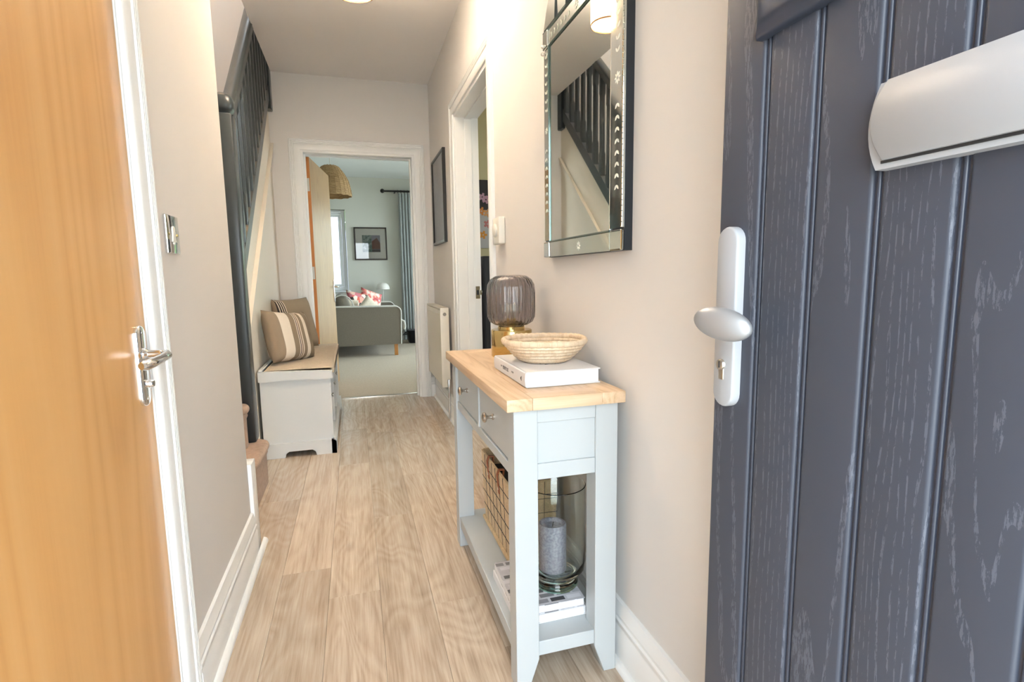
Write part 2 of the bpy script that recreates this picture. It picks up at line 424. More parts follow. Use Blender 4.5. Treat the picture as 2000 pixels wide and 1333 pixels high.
struct('trim_5', bm, M_WHITE, 'white reeded surround of the kitchen doorway behind the console lamp', 'door frame')
bm = nb(); lining(bm, lambda u, v, d: (XR+d, u, v), 2.50, 3.35, 1.98, -0.001, 0.150, stop=(0.062, 0.105))
struct('trim_6', bm, M_WHITE, 'white lining of the kitchen doorway with brass strike plate', 'door lining')
sp = thing('strike_plate', 'small brass strike plate on the kitchen door jamb', 'strike plate', (XR+0.125, 3.349, 0.91))
m = B(XR+0.112, XR+0.140, 3.3465, 3.350, 0.865, 0.945, bev=0.001, seg=1); obj('plate', m, M_NICKEL, sp)
m = B(XR+0.118, XR+0.132, 3.3440, 3.3468, 0.89, 0.92); obj('latch_hole', m, M_INK, sp)
m = B(XR+0.138, XR+0.152, 3.340, 3.3480, 0.89, 0.92, bev=0.002, seg=1); obj('lip', m, M_NICKEL, sp)

BASE = [(0, 0), (0.018, 0), (0.018, 0.095), (0.0155, 0.099), (0.0155, 0.106), (0.0175, 0.109), (0.0175, 0.117), (0.0135, 0.121), (0.0135, 0.129), (0.0155, 0.132), (0.011, 0.148), (0.008, 0.162), (0, 0.165)]
QUAD = [(0.018, 0)] + [(0.018+0.016*math.cos(t*PI/12), 0.016*math.sin(t*PI/12)) for t in range(0, 7)]
def baseboard(name, sgn, xw, y0, y1, label):
    t = thing(name, label, 'baseboard', (xw, (y0+y1)/2, 0), kind='structure')
    obj('board', prism(nb(), [(xw+sgn*u, v) for u, v in BASE], 'Y', y0, y1), M_WHITE, t)
    obj('quadrant_bead', prism(nb(), [(xw+sgn*u, v) for u, v in QUAD], 'Y', y0, y1), M_WHITE, t)
    return t
baseboard('baseboard_left', 1, XL, 1.305, 2.05, 'white moulded baseboard under the light switch wall')
baseboard('baseboard_right', -1, XR, -0.29, 2.40, 'white moulded baseboard behind the console table')
baseboard('baseboard_right', -1, XR, 3.45, 4.43, 'white moulded baseboard under the radiator')
t = thing('baseboard_far', 'short white baseboard in the corner beside the lounge doorway', 'baseboard', (0.6, YF, 0), kind='structure')
obj('board', prism(nb(), [(YF-u, v) for u, v in BASE], 'X', 0.586, XR-0.018), M_WHITE, t)
t = thing('baseboard_far', 'white baseboard behind the bench beside the lounge doorway', 'baseboard', (-0.5, YF, 0), kind='structure')
obj('board', prism(nb(), [(YF-u, v) for u, v in BASE], 'X', -0.545, -0.426), M_WHITE, t)
# white end board where the left wall stops at the stairs
t = thing('trim_7', 'white upright end board where the wall meets the stairs', 'trim', (XL, 2.09, 0), kind='structure')
obj('board', B(-0.525, -0.392, 2.051, 2.128, 0, 0.345, bev=0.003), M_WHITE, t)
obj('foot_bead', prism(nb(), [(XL+u, v) for u, v in QUAD], 'Y', 2.051, 2.155), M_WHITE, t)
obj('threshold_strip', B(-0.325, 0.486, 4.562, 4.586, 0.0, 0.008, bev=0.003), M_NICKEL, struct('trim_8', B(-0.325, 0.486, 4.560, 4.588, 0.0, 0.003), M_NICKEL, 'metal threshold strip between oak floor and lounge carpet', 'threshold'))

# ================================================================== FRONT DOOR (open, parallel to the right wall)
XD = 0.49
fd = thing('door_1', 'slate blue boarded front door standing open on the right', 'door', (0.535, -0.262, 0), kind='structure')
YE = 0.638
obj('core', B(XD+0.004, XD+0.046, -0.262, YE, 0.012, 2.045, bev=0.001, seg=1), M_DOORP, fd)
edges = [YE] + [0.5595-0.0766*k for k in range(11)] + [-0.262]
g = 0.0048
for k in range(len(edges)-1):
    yb, ya = edges[k], edges[k+1]
    if k > 0: yb -= g
    if k < len(edges)-2: ya += g
    r = 0.0042; pts = [(XD+0.0042, ya)]
    for q in range(0, 6): pts.append((XD+r-r*math.sin(q*PI/10), ya+r-r*math.cos(q*PI/10)))
    for q in range(5, -1, -1): pts.append((XD+r-r*math.sin(q*PI/10), yb-r+r*math.cos(q*PI/10)))
    pts.append((XD+0.0042, yb))
    cy = (ya+yb)/2
    o = obj('board', prism(nb(), pts, 'Z', 0.012, 2.045), M_DOOR, fd)
for k in range(1, len(edges)-1):
    c = edges[k]; rr = 0.0024
    pts = [(XD+0.0044, c-rr)] + [(XD+0.0044-rr*1.15*math.sin(q*PI/8), c-rr*math.cos(q*PI/8)) for q in range(1, 8)] + [(XD+0.0044, c+rr)]
    obj('bead', prism(nb(), pts, 'Z', 0.012, 2.045), M_DOORP, fd)
mkD = lambda u, v, d: (XD - d, u, v)
gf = obj('glazing_frame', sweep(nb(), [(0, 0.0), (0, 0.008), (0.010, 0.012), (0.016, 0.020), (0.030, 0.021), (0.042, 0.013), (0.046, 0.008), (0.046, -0.002)], rect_path(0.07, 0.524, 1.342, 1.80), mkD, closed=True), M_DOORP, fd)
obj('pane', B(XD-0.004, XD+0.002, 0.066, 0.528, 1.338, 1.804), glass('frosted_glass', (0.9, 0.95, 0.97, 1), 0.25), gf)
# letter plate: bowed ends, convex flap
def bowed(y0, y1, z0, z1, bow, n=10):
    zc = (z0+z1)/2; hz = (z1-z0)/2; pts = []
    for i in range(n+1):
        s = -1+2*i/n; pts.append((y1 + bow*(1-s*s), zc+s*hz))
    for i in range(n+1):
        s = 1-2*i/n; pts.append((y0 - bow*(1-s*s), zc+s*hz))
    return pts
lb = obj('letter_plate', prism(nb(), bowed(0.105, 0.398, 1.112, 1.190, 0.010), 'X', XD-0.013, XD+0.002), M_SATIN, fd)
bmm = lb.data
def flap():
    bm = nb(); y0, y1, z0, z1 = 0.112, 0.390, 1.1195, 1.1895; n = 12; rings = []
    for i in range(n+1):
        s = -1+2*i/n; z = (z0+z1)/2 + s*(z1-z0)/2; d = 0.0185 + 0.0065*(1-s*s); bw = 0.009*(1-s*s)
        rings.append([bm.verts.new((XD-0.012, y1+bw, z)), bm.verts.new((XD-d+0.003, y1+bw, z)), bm.verts.new((XD-d, y1+bw-0.003, z)), bm.verts.new((XD-d, y0-bw+0.003, z)), bm.verts.new((XD-d+0.003, y0-bw, z)), bm.verts.new((XD-0.012, y0-bw, z))])
    for A, C in zip(rings, rings[1:]):
        for j in range(5): bm.faces.new((A[j], A[j+1], C[j+1], C[j]))
    bm.faces.new(rings[0]); bm.faces.new(rings[-1][::-1]); bmesh.ops.recalc_face_normals(bm, faces=bm.faces[:]); return bm
obj('flap', flap(), M_SATIN, lb, smooth=50)
obj('flap_seam', B(XD-0.0145, XD-0.0125, 0.112, 0.392, 1.1170, 1.1195), M_INK, lb)
# long handle plate with oval pad and lock cylinder
def stadium(yc, z0, z1, w, n=12):
    r = w/2
    return [(yc+r*math.cos(PI*i/n), z1-r+r*math.sin(PI*i/n)) for i in range(n+1)] + [(yc-r*math.cos(PI*i/n), z0+r-r*math.sin(PI*i/n)) for i in range(n+1)]
def plate_bm(yc, z0, z1, w, x_back, x_front, rnd=0.003, sgn=-1):
    bm = nb(); rings = []
    for dx, ins in ((0, 0), (abs(x_front-x_back)-rnd, 0), (abs(x_front-x_back)-rnd*0.3, rnd*0.35), (abs(x_front-x_back), rnd)):
        rings.append([bm.verts.new((x_back+sgn*dx, u, v)) for u, v in stadium(yc, z0+ins, z1-ins, w-2*ins)])
    n = len(rings[0])
    for A, C in zip(rings, rings[1:]):
        for j in range(n): bm.faces.new((A[j], A[(j+1) % n], C[(j+1) % n], C[j]))
    bm.faces.new(rings[0]); bm.faces.new(rings[-1]); bmesh.ops.recalc_face_normals(bm, faces=bm.faces[:]); return bm
YP = 0.604
hp = obj('handle_plate', plate_bm(YP, 0.835, 1.078, 0.040, XD+0.001, XD-0.013), M_SATIN, fd)
bm = nb(); bmesh.ops.create_uvsphere(bm, u_segments=32, v_segments=18, radius=1.0)
bm.transform(Matrix.Translation((0.436, 0.556, 0.9545)) @ Matrix.Rotation(math.radians(20), 4, 'Z') @ Matrix.Rotation(math.radians(9), 4, 'X') @ Matrix.Diagonal((0.0135, 0.040, 0.0205, 1)))
obj('oval_pad', bm, M_PADM, hp, smooth=180)
obj('spindle', tube(nb(), [(XD-0.011, YP-0.006, 0.955), (0.462, 0.592, 0.955), (0.442, 0.566, 0.9545)], [0.011, 0.0095, 0.010], 14), M_SATIN, hp)
bm = nb(); lathe(bm, [(0, -0.0165), (0.0066, -0.0165), (0.0074, -0.0155), (0.0074, 0.003)], (XD-0.0005, YP+0.002, 0.893), 20, 'X')
lc = obj('lock_cylinder', bm, M_STEEL, hp)
obj('cylinder_tail', B(XD-0.0148, XD+0.002, YP-0.0032, YP+0.0072, 0.872, 0.892, bev=0.002), M_STEEL, lc)
obj('keyhole', B(XD-0.0176, XD-0.0168, YP+0.0012, YP+0.0028, 0.889, 0.898), M_INK, lc)
# frame of the front doorway
bm = nb()
box(bm, -0.40, -0.345, -0.42, -0.335, 0, 2.10, bev=0.004); box(bm, 0.485, 0.54, -0.42, -0.335, 0, 2.10, bev=0.004); box(bm, -0.345, 0.485, -0.42, -0.335, 2.045, 2.10, bev=0.004)
struct('trim_9', bm, M_WHITE, 'white frame of the open front doorway', 'door frame')

# ================================================================== CLOSED OAK DOOR ON THE LEFT
d2 = thing('door_2', 'closed flush oak veneer door with chrome lever at far left', 'door', (-0.43, 0.84, 0), kind='structure')
obj('leaf', B(-0.446, -0.409, 0.4535, 1.2325, 0.006, 1.986, bev=0.001, seg=1), M_VENEER, d2)
YH = 1.186
lp = obj('handle_plate', plate_bm(YH, 0.772, 0.931, 0.040, -0.410, -0.400, 0.004, sgn=1), M_CHROME, d2)
pts = [(-0.401, YH, 0.874), (-0.372, YH, 0.874), (-0.361, YH-0.004, 0.874), (-0.356, YH-0.016, 0.873), (-0.356, YH-0.045, 0.871), (-0.358, YH-0.085, 0.869), (-0.361, YH-0.112, 0.868), (-0.366, YH-0.120, 0.868)]
obj('lever', tube(nb(), pts, [0.0085, 0.0085, 0.0085, 0.0085, 0.0085, 0.009, 0.0095, 0.007], 14), M_CHROME, lp)
obj('collar', lathe(nb(), [(0.013, 0), (0.013, 0.005), (0.009, 0.009), (0, 0.009)], (-0.401, YH, 0.874), 20, 'X'), M_CHROME, lp)
obj('turn_release', lathe(nb(), [(0.008, 0), (0.008, 0.010), (0.006, 0.013), (0, 0.013)], (-0.401, YH, 0.816), 18, 'X'), M_CHROME, lp)
for z in (0.786, 0.917): obj('screw', lathe(nb(), [(0.0035, 0), (0.0035, 0.001), (0, 0.0015)], (-0.4003, YH, z), 12, 'X'), M_STEEL, lp)

# switch plate with bell-shaped rocker
sw = thing('bell_switch', 'polished chrome switch plate with white bell shaped rocker', 'switch', (XL, 1.428, 1.12))
obj('plate', B(XL, XL+0.007, 1.384, 1.472, 1.078, 1.166, bev=0.0025), M_CHROME, sw)
def bell():
    p = []
    for i in range(13):
        t = i/12; z = 1.141-0.036*t
        w = 0.0075 if t < 0.45 else 0.0075+0.0055*((t-0.45)/0.55)**1.4
        if t < 0.12: w *= (t/0.12)**0.5 if t > 0 else 0.15
        p.append((w, z))
    pts = [(1.428+w, z) for w, z in p] + [(1.428-w, z) for w, z in reversed(p)]
    return prism(nb(), pts, 'X', XL+0.0065, XL+0.0095)
rk = obj('rocker', bell(), M_PLASTIC, sw)
obj('clapper', lathe(nb(), [(0, 0), (0.004, 0), (0.004, 0.0025), (0, 0.003)], (XL+0.0065, 1.428, 1.1025), 14, 'X'), M_PLASTIC, sw)
for y in (1.398, 1.458): obj('screw', lathe(nb(), [(0.003, 0), (0.003, 0.001), (0, 0.0013)], (XL+0.007, y, 1.122), 12, 'X'), M_BRASS, sw)

# ================================================================== STAIRS
GO, RI, SY = 0.232, 0.206, 2.44
st = thing('staircase', 'carpeted staircase rising away behind the dark newel post', 'staircase', (-1.0, SY, 0))
def step_prof(y, z0, z1):
    # rounded nosing profile (y,z), riser slightly set back
    p = [(y+0.30, z0), (y+0.022, z0), (y+0.018, z1-0.06)]
    p += [(y+0.012-0.024*math.sin(t*PI/8)+0.0, z1-0.026-0.026*math.cos(t*PI/8)) for t in range(0, 9)]
    p += [(y+0.03, z1), (y+0.30, z1)]
    return p
def round_step(x0, x1, y0, y1, z0, z1, r, nose=0.016, nr=0.022):
    """carpeted step with a rounded right-hand end and soft nosing"""
    bm = nb(); rings = []
    def outline(ins):
        pts = []
        for i in range(9):
            t = -PI/2 + i*PI/16; pts.append((x1-r+(r-ins)*math.cos(t), y0+r+(r-ins)*math.sin(t)))
        for i in range(9):
            t = i*PI/16; pts.append((x1-r+(r-ins)*math.cos(t), y1-r+(r-ins)*math.sin(t)))
        return [(x0, y0+ins)] + pts + [(x0, y1-ins)]
    lv = [(nose, z0), (nose, z1-0.07), (nose*0.6, z1-0.055)]
    for k in range(1, 8):
        t = k*PI/8; lv.append((nr*0.9*(1-math.sin(t)), z1-nr-nr*math.cos(t)*1.0))
    lv.append((nr*1.2, z1))
    for ins, z in lv: rings.append([bm.verts.new((x, y, z)) for x, y in outline(ins)])
    n = len(rings[0])
    for A, C in zip(rings, rings[1:]):
        for j in range(n): bm.faces.new((A[j], A[(j+1) % n], C[(j+1) % n], C[j]))
    bm.faces.new(rings[0][::-1]); bm.faces.new(rings[-1]); bmesh.ops.recalc_face_normals(bm, faces=bm.faces[:]); return bm
obj('tread', round_step(-1.46, -0.445, SY, 2.876, 0.0, 0.212, 0.08), M_SCARPET, st)
obj('tread', round_step(-1.46, -0.512, SY+GO, 2.788, 0.21, 0.418, 0.045), M_SCARPET, st)
for k in range(2, 11):
    y = SY+GO*k; z = RI*(k+1)
    bm = prism(nb(), [(min(a, 4.425), b) for a, b in step_prof(y, z-RI, z)], 'X', -1.46, -0.60) if y < 4.2 else None
    if bm: obj('tread', bm, M_SCARPET, st)
obj('wall_string', prism(nb(), [(2.20, 0.0), (2.20, 0.30), (4.42, 0.30+0.888*2.22), (4.42, 0.888*2.0)], 'X', -1.479, -1.462), M_WHITE, st)
# spandrel wall under the balustrade
SL = 0.925
def zb(y): return 1.131 + SL*(y-3.083)           # underside of dark base rail
struct('wall_spandrel', prism(nb(), [(2.882, 0.0), (YF, 0.0), (YF, zb(YF)+0.02), (2.882, zb(2.882)+0.02)], 'X', -0.60, -0.548), M_CREAM, 'cream panelled wall under the stairs behind the bench', 'wall')
tr = thing('trim_10', 'cream sloping moulding on the wall under the stairs', 'trim', (-0.548, 3.6, 1.2), kind='structure')
def slope_strip(y0, y1, f, h, xa, xb): return prism(nb(), [(y0, f(y0)), (y1, f(y1)), (y1, f(y1)+h), (y0, f(y0)+h)], 'X', xa, xb)
zm = lambda y: 1.087+0.88*(y-3.404)
obj('strip', slope_strip(2.89, YF-0.002, lambda y: zm(y)-0.03, 0.055, -0.548, -0.530), M_CREAM, tr)
obj('edge_bead', slope_strip(2.89, YF-0.002, lambda y: zm(y)+0.012, 0.014, -0.530, -0.524), M_CREAM, tr)
# balustrade
bl = thing('balustrade', 'dark slate painted stair balustrade with turned rail and newel post', 'balustrade', (-0.545, 2.84, 0.21))
NX0, NX1, NY0, NY1 = -0.590, -0.500, 2.790, 2.880
nw = obj('newel_post', B(NX0, NX1, NY0, NY1, 0.211, 1.770, bev=0.010, seg=2), M_DARK, bl)
nc = ((NX0+NX1)/2, (NY0+NY1)/2)
def sq_loft(levels, c):
    bm = nb(); rings = []
    for h, z, e in levels:
        ring = []
        for i in range(32):
            t = 2*PI*i/32+PI/4; ct, s_ = math.cos(t), math.sin(t)
            ring.append(bm.verts.new((c[0]+h*math.copysign(abs(ct)**e, ct), c[1]+h*math.copysign(abs(s_)**e, s_), z)))
        rings.append(ring)
    for A, C in zip(rings, rings[1:]):
        for j in range(32): bm.faces.new((A[j], A[(j+1) % 32], C[(j+1) % 32], C[j]))
    bm.faces.new(rings[0][::-1]); bm.faces.new(rings[-1]); bmesh.ops.recalc_face_normals(bm, faces=bm.faces[:]); return bm
obj('newel_cap', sq_loft([(0.034, 1.768, 0.5), (0.036, 1.778, 0.5), (0.045, 1.784, 0.55), (0.051, 1.800, 0.6), (0.052, 1.820, 0.6), (0.047, 1.842, 0.65), (0.034, 1.858, 0.8), (0.015, 1.866, 1.0)], nc), M_DARK, nw, smooth=60)
YT = 4.34
XB = -0.545
obj('base_rail', slope_strip(NY1-0.004, YT, zb, 0.10, -0.570, -0.524), M_DARK, bl)
rail0 = 1.735
def zr(y): return rail0 + SL*(y-NY1)             # underside of hand rail
pts = [(-0.033, 0.0), (0.033, 0.0), (0.033, 0.040), (0.037, 0.052), (0.034, 0.068), (0.020, 0.080), (-0.020, 0.080), (-0.034, 0.068), (-0.037, 0.052), (-0.033, 0.040)]
def rail_bm():
    bm = nb(); R_ = []
    for y in (NY1-0.01, 3.62, YT): R_.append([bm.verts.new((XB+u*0.86+0.006, y, zr(y)+v*0.95)) for u, v in pts])
    n = len(pts)
    for A, C in zip(R_, R_[1:]):
        for j in range(n): bm.faces.new((A[j], A[(j+1) % n], C[(j+1) % n], C[j]))
    bm.faces.new(R_[0]); bm.faces.new(R_[-1]); bmesh.ops.recalc_face_normals(bm, faces=bm.faces[:]); return bm
obj('hand_rail', rail_bm(), M_DARK, bl)
def baluster(y):
    """square baluster with stop-chamfered middle, both ends cut to the slope"""
    bm = nb(); h = 0.019
    z0 = zb(y)+0.096; z1 = zr(y)+0.004; lv = [(z0-SL*0.02, 0.2), (z0+0.14, 0.2), (z0+0.16, 0.62), (z1-0.16, 0.62), (z1-0.14, 0.2), (z1+SL*0.02, 0.2)]
    rings = []
    for z, c in lv:
        k = h*(1-c); rings.append([bm.verts.new((XB+a, y+b, z)) for a, b in ((h, -k), (h, k), (k, h), (-k, h), (-h, k), (-h, -k), (-k, -h), (k, -h))])
    for A, C in zip(rings, rings[1:]):
        for j in range(8): bm.faces.new((A[j], A[(j+1) % 8], C[(j+1) % 8], C[j]))
    bm.faces.new(rings[0][::-1]); bm.faces.new(rings[-1]); bmesh.ops.recalc_face_normals(bm, faces=bm.faces[:]); return bm
y = NY1+0.075
while y < YT-0.03:
    obj('baluster', baluster(y), M_DARK, bl); y += 0.112
obj('upper_newel', B(-0.603, -0.513, YT-0.005, YF-0.002, 2.232, 3.55, bev=0.006, seg=1), M_DARK, bl)

# ================================================================== BENCH
bx0, bx1, by0, by1 = -0.532, -0.158, 3.17, 4.335
be = thing('storage_bench', 'pale grey storage bench against the stair wall with bracket feet', 'bench', ((bx0+bx1)/2, (by0+by1)/2, 0))
def plinth_end(y0, y1):
    a, b = bx0-0.006, bx1+0.014; c0, c1 = a+0.115, b-0.110
    p = [(a, 0), (c0, 0), (c0+0.006, 0.022), (c0+0.022, 0.034), (c1-0.022, 0.034), (c1-0.006, 0.022), (c1, 0), (b, 0), (b, 0.072), (b-0.012, 0.084), (a, 0.084)]
    return prism(nb(), p, 'Y', y0, y1)
obj('plinth', plinth_end(by0-0.014, by0+0.012), M_BENCH, be)
obj('plinth', plinth_end(by1-0.012, by1+0.002), M_BENCH, be)
def plinth_front():
    a, b = by0-0.014, by1; p = [(a, 0), (a+0.12, 0), (a+0.126, 0.022), (a+0.142, 0.034), (b-0.142, 0.034), (b-0.126, 0.022), (b-0.12, 0), (b, 0), (b, 0.072), (b, 0.084), (a, 0.084)]
    return prism(nb(), p, 'X', bx1-0.012, bx1+0.014)
obj('plinth', plinth_front(), M_BENCH, be)
obj('end_panel', B(bx0, bx1, by0, by0+0.02, 0.04, 0.445, bev=0.001, seg=1), M_BENCH, be)
obj('end_panel', B(bx0, bx1, by1-0.02, by1, 0.04, 0.445, bev=0.001, seg=1), M_BENCH, be)
obj('back_panel', B(bx0, bx0+0.012, by0+0.02, by1-0.02, 0.04, 0.445), M_BENCH, be)
obj('bottom_board', B(bx0+0.012, bx1-0.004, by0+0.02, by1-0.02, 0.075, 0.093), M_BENCH, be)
obj('seat_board', B(bx0+0.004, bx1+0.004, by0+0.012, by1-0.012, 0.440, 0.462, bev=0.002, seg=1), M_BENCH, be)
for k in (1, 2):
    yy = by0+0.02+(by1-by0-0.04)*k/3; obj('divider', B(bx0+0.012, bx1-0.002, yy-0.009, yy+0.009, 0.093, 0.44), M_BENCH, be)
for k in range(3):
    ya = by0+0.02+(by1-by0-0.04)*k/3+0.014; yb = by0+0.02+(by1-by0-0.04)*(k+1)/3-0.014
    dr = obj('drawer', B(bx0+0.06, bx1-0.018, ya, yb, 0.10, 0.425, bev=0.003), M_BENCH, be)
    obj('knob', lathe(nb(), [(0.006, 0), (0.005, 0.010), (0.013, 0.016), (0.013, 0.020), (0, 0.023)], (bx1-0.018, (ya+yb)/2, 0.30), 16, 'X'), M_NICKEL, dr)
def rim(y0, y1):
    a, b = bx0-0.004, bx1+0.012; top = [(a+(b-a)*i/8, 0.500 - 0.012*(i/8)**1.5) for i in range(9)]
    return prism(nb(), [(a, 0.443), (b, 0.443)] + top[::-1], 'Y', y0, y1)
obj('end_rail', rim(by0-0.014, by0+0.012), M_BENCH, be); obj('end_rail', rim(by1-0.012, by1+0.004), M_BENCH, be)
obj('back_rail', B(bx0-0.004, bx0+0.016, by0+0.012, by1-0.012, 0.443, 0.508, bev=0.002, seg=1), M_BENCH, be)
# seat pad
def pad(x0, x1, y0, y1, z0, z1, r=0.02):
    bm = nb(); box(bm, x0, x1, y0, y1, z0, z1)
    bmesh.ops.subdivide_edges(bm, edges=[e for e in bm.edges], cuts=5, use_grid_fill=True)
    bmesh.ops.bevel(bm, geom=[e for e in bm.edges if len(e.link_faces) == 2 and e.calc_face_angle(0) > 1], offset=min(r, (z1-z0)*0.45), segments=3, profile=0.5, affect='EDGES')
    return bm
M_PAD = fabric('oatmeal_seat_fabric', hexc(196, 178, 152), 700, 0.6)
bp = obj('seat_pad', pad(-0.512, -0.136, by0+0.022, by1-0.022, 0.463, 0.506, 0.018), M_PAD, None, origin=(-0.32, 3.75, 0.463))
tag(bp, 'flat oatmeal fabric seat pad lying on the grey bench', 'seat pad')
# pillows
def pillow(w, h, t, n=18):
    bm = nb(); G = {}
    for side in (1, -1):
        for i in range(n+1):
            for j in range(n+1):
                u = -1+2*i/n; v = -1+2*j/n
                edge = (i in (0, n) or j in (0, n))
                if side == -1 and edge: G[(side, i, j)] = G[(1, i, j)]; continue
                pinch = 1-0.06*(1-abs(u)**2)*abs(v)**3 ; pinch2 = 1-0.06*(1-abs(v)**2)*abs(u)**3
                f = max(0, (1-u**4)*(1-v**4))**0.55
                wr = 1+0.10*math.sin(5*u+3*v)*(abs(u)**2+abs(v)**2)*0.5
                G[(side, i, j)] = bm.verts.new((u*w/2*pinch2, side*t/2*f*wr, v*h/2*pinch))
    for side in (1, -1):
        for i in range(n):
            for j in range(n):
                q = (G[(side, i, j)], G[(side, i+1, j)], G[(side, i+1, j+1)], G[(side, i, j+1)])
                bm.faces.new(q if side == -1 else q[::-1])
    bmesh.ops.recalc_face_normals(bm, faces=bm.faces[:]); return bm
TAUPE, CRM, DK = hexc(138, 122, 102), hexc(222, 208, 190), hexc(60, 54, 50)
S1 = stripes_mat('taupe_cream_stripes', [(0.0, TAUPE), (0.15, CRM), (0.36, TAUPE), (0.485, CRM), (0.505, DK), (0.525, CRM), (0.545, TAUPE), (0.575, CRM), (0.60, TAUPE), (0.68, CRM), (0.77, TAUPE), (0.93, CRM), (0.955, TAUPE)], 0, 0.40)
S2 = stripes_mat('grey_pinstripes', [(0.0, TAUPE), (0.10, DK), (0.118, CRM), (0.135, DK), (0.153, CRM), (0.17, DK), (0.188, CRM), (0.205, DK), (0.223, CRM), (0.24, hexc(150, 136, 116))], 0, 0.40)
pw = thing('throw_pillow', 'taupe and cream broad striped cushion nearest on the bench', 'cushion', (-0.402, 3.51, 0.658), (math.radians(-15), math.radians(6), math.radians(62)), 'cushions on the hallway bench')
obj('cover', pillow(0.42, 0.32, 0.13), S1, pw, local=True, smooth=180)
pw = thing('throw_pillow', 'grey cushion with thin dark pinstripes behind the broad striped cushion', 'cushion', (-0.415, 4.03, 0.692), (math.radians(-14), math.radians(0), math.radians(54)), 'cushions on the hallway bench')
obj('cover', pillow(0.36, 0.37, 0.12), S2, pw, local=True, smooth=180)

# ================================================================== CONSOLE TABLE
ct = thing('console_table', 'dove grey console table with oak top against the right wall', 'console table', (0.465, 1.53, 0))
tx0, tx1, ty0, ty1, tz0, tz1 = 0.315, 0.613, 1.120, 1.952, 0.709, 0.738
bw = 0.062
obj('top_board', B(tx0, tx0+bw, ty0, ty1, tz0, tz1, bev=0.0025), M_OAKT, ct)
obj('top_board', B(tx1-bw, tx1, ty0, ty1, tz0, tz1, bev=0.0025), M_OAKT, ct)
obj('top_board', B(tx0+bw, tx1-bw, ty0, ty0+bw, tz0, tz1, bev=0.0015), M_OAKTX, ct)
obj('top_board', B(tx0+bw, tx1-bw, ty1-bw, ty1, tz0, tz1, bev=0.0015), M_OAKTX, ct)
obj('top_panel', B(tx0+bw, tx1-bw, ty0+bw, ty1-bw, tz0, tz1-0.0004, bev=0.001, seg=1), M_OAKT, ct)
def leg(x0, x1, y0, y1, sx):
    """square leg, inner face tapered below the shelf; sx=+1 inner side is +x"""
    bm = nb(); tp = 0.026; zt = 0.075
    def ring(a, b, z): return [bm.verts.new(p) for p in ((a, y0, z), (b, y0, z), (b, y1, z), (a, y1, z))]
    low = (x0, x1-tp) if sx > 0 else (x0+tp, x1)
    R3 = [ring(low[0], low[1], 0), ring(x0, x1, zt), ring(x0, x1, tz0)]
    for A, C in zip(R3, R3[1:]):
        for j in range(4): bm.faces.new((A[j], A[(j+1) % 4], C[(j+1) % 4], C[j]))
    bm.faces.new(R3[0][::-1]); bm.faces.new(R3[-1]); bmesh.ops.recalc_face_normals(bm, faces=bm.faces[:])
    bmesh.ops.bevel(bm, geom=bm.edges[:], offset=0.0015, segments=1, affect='EDGES'); return bm
LY0, LY1, LY2, LY3 = 1.135, 1.190, 1.872, 1.927
for (a, b, s_) in ((0.335, 0.393, 1), (0.542, 0.600, -1)):
    for (c, d) in ((LY0, LY1), (LY2, LY3)): obj('leg', leg(a, b, c, d, s_), M_GREY, ct)
for ys in (1, -1):
    yo = LY0+0.004 if ys == 1 else LY3-0.004; yi = yo+ys*0.016
    f = lambda a, b: (min(a, b), max(a, b))
    obj('end_rail', B(0.393, 0.542, *f(yo, yi), 0.674, tz0, bev=0.001, seg=1), M_GREY, ct)
    obj('end_rail', B(0.393, 0.542, *f(yo, yi), 0.535, 0.574, bev=0.001, seg=1), M_GREY, ct)
    obj('end_panel', B(0.393, 0.542, *f(yo+ys*0.005, yi), 0.574, 0.674), M_GREY, ct)
obj('back_rail', B(0.580, 0.596, LY1, LY2, 0.535, tz0), M_GREY, ct)
obj('front_rail', B(0.340, 0.356, LY1, LY2, 0.535, 0.562, bev=0.001, seg=1), M_GREY, ct)
obj('front_rail', B(0.340, 0.356, LY1, LY2, 0.703, tz0), M_GREY, ct)
ym = (LY1+LY2)/2
obj('drawer_divider', B(0.340, 0.356, ym-0.006, ym+0.006, 0.562, 0.703), M_GREY, ct)
obj('dust_board', B(0.356, 0.580, LY1, LY2, 0.54, 0.548), M_GREY, ct)
knob_prof = [(0.0085, 0.0), (0.0085, 0.003), (0.0050, 0.006), (0.0042, 0.014), (0.0060, 0.019), (0.0125, 0.022), (0.0145, 0.026), (0.0125, 0.030), (0.006, 0.0325), (0, 0.033)]
for a, b in ((LY1+0.002, ym-0.008), (ym+0.008, LY2-0.002)):
    dr = obj('drawer', B(0.344, 0.560, a, b, 0.565, 0.701, bev=0.0015, seg=1), M_GREY, ct)
    obj('knob', lathe(nb(), [(r, -h) for r, h in knob_prof], (0.3445, (a+b)/2, 0.637), 20, 'X'), M_NICKEL, dr)
obj('shelf', B(0.338, 0.598, LY0+0.006, LY3-0.006, 0.079, 0.117, bev=0.0015, seg=1), M_GREY, ct)

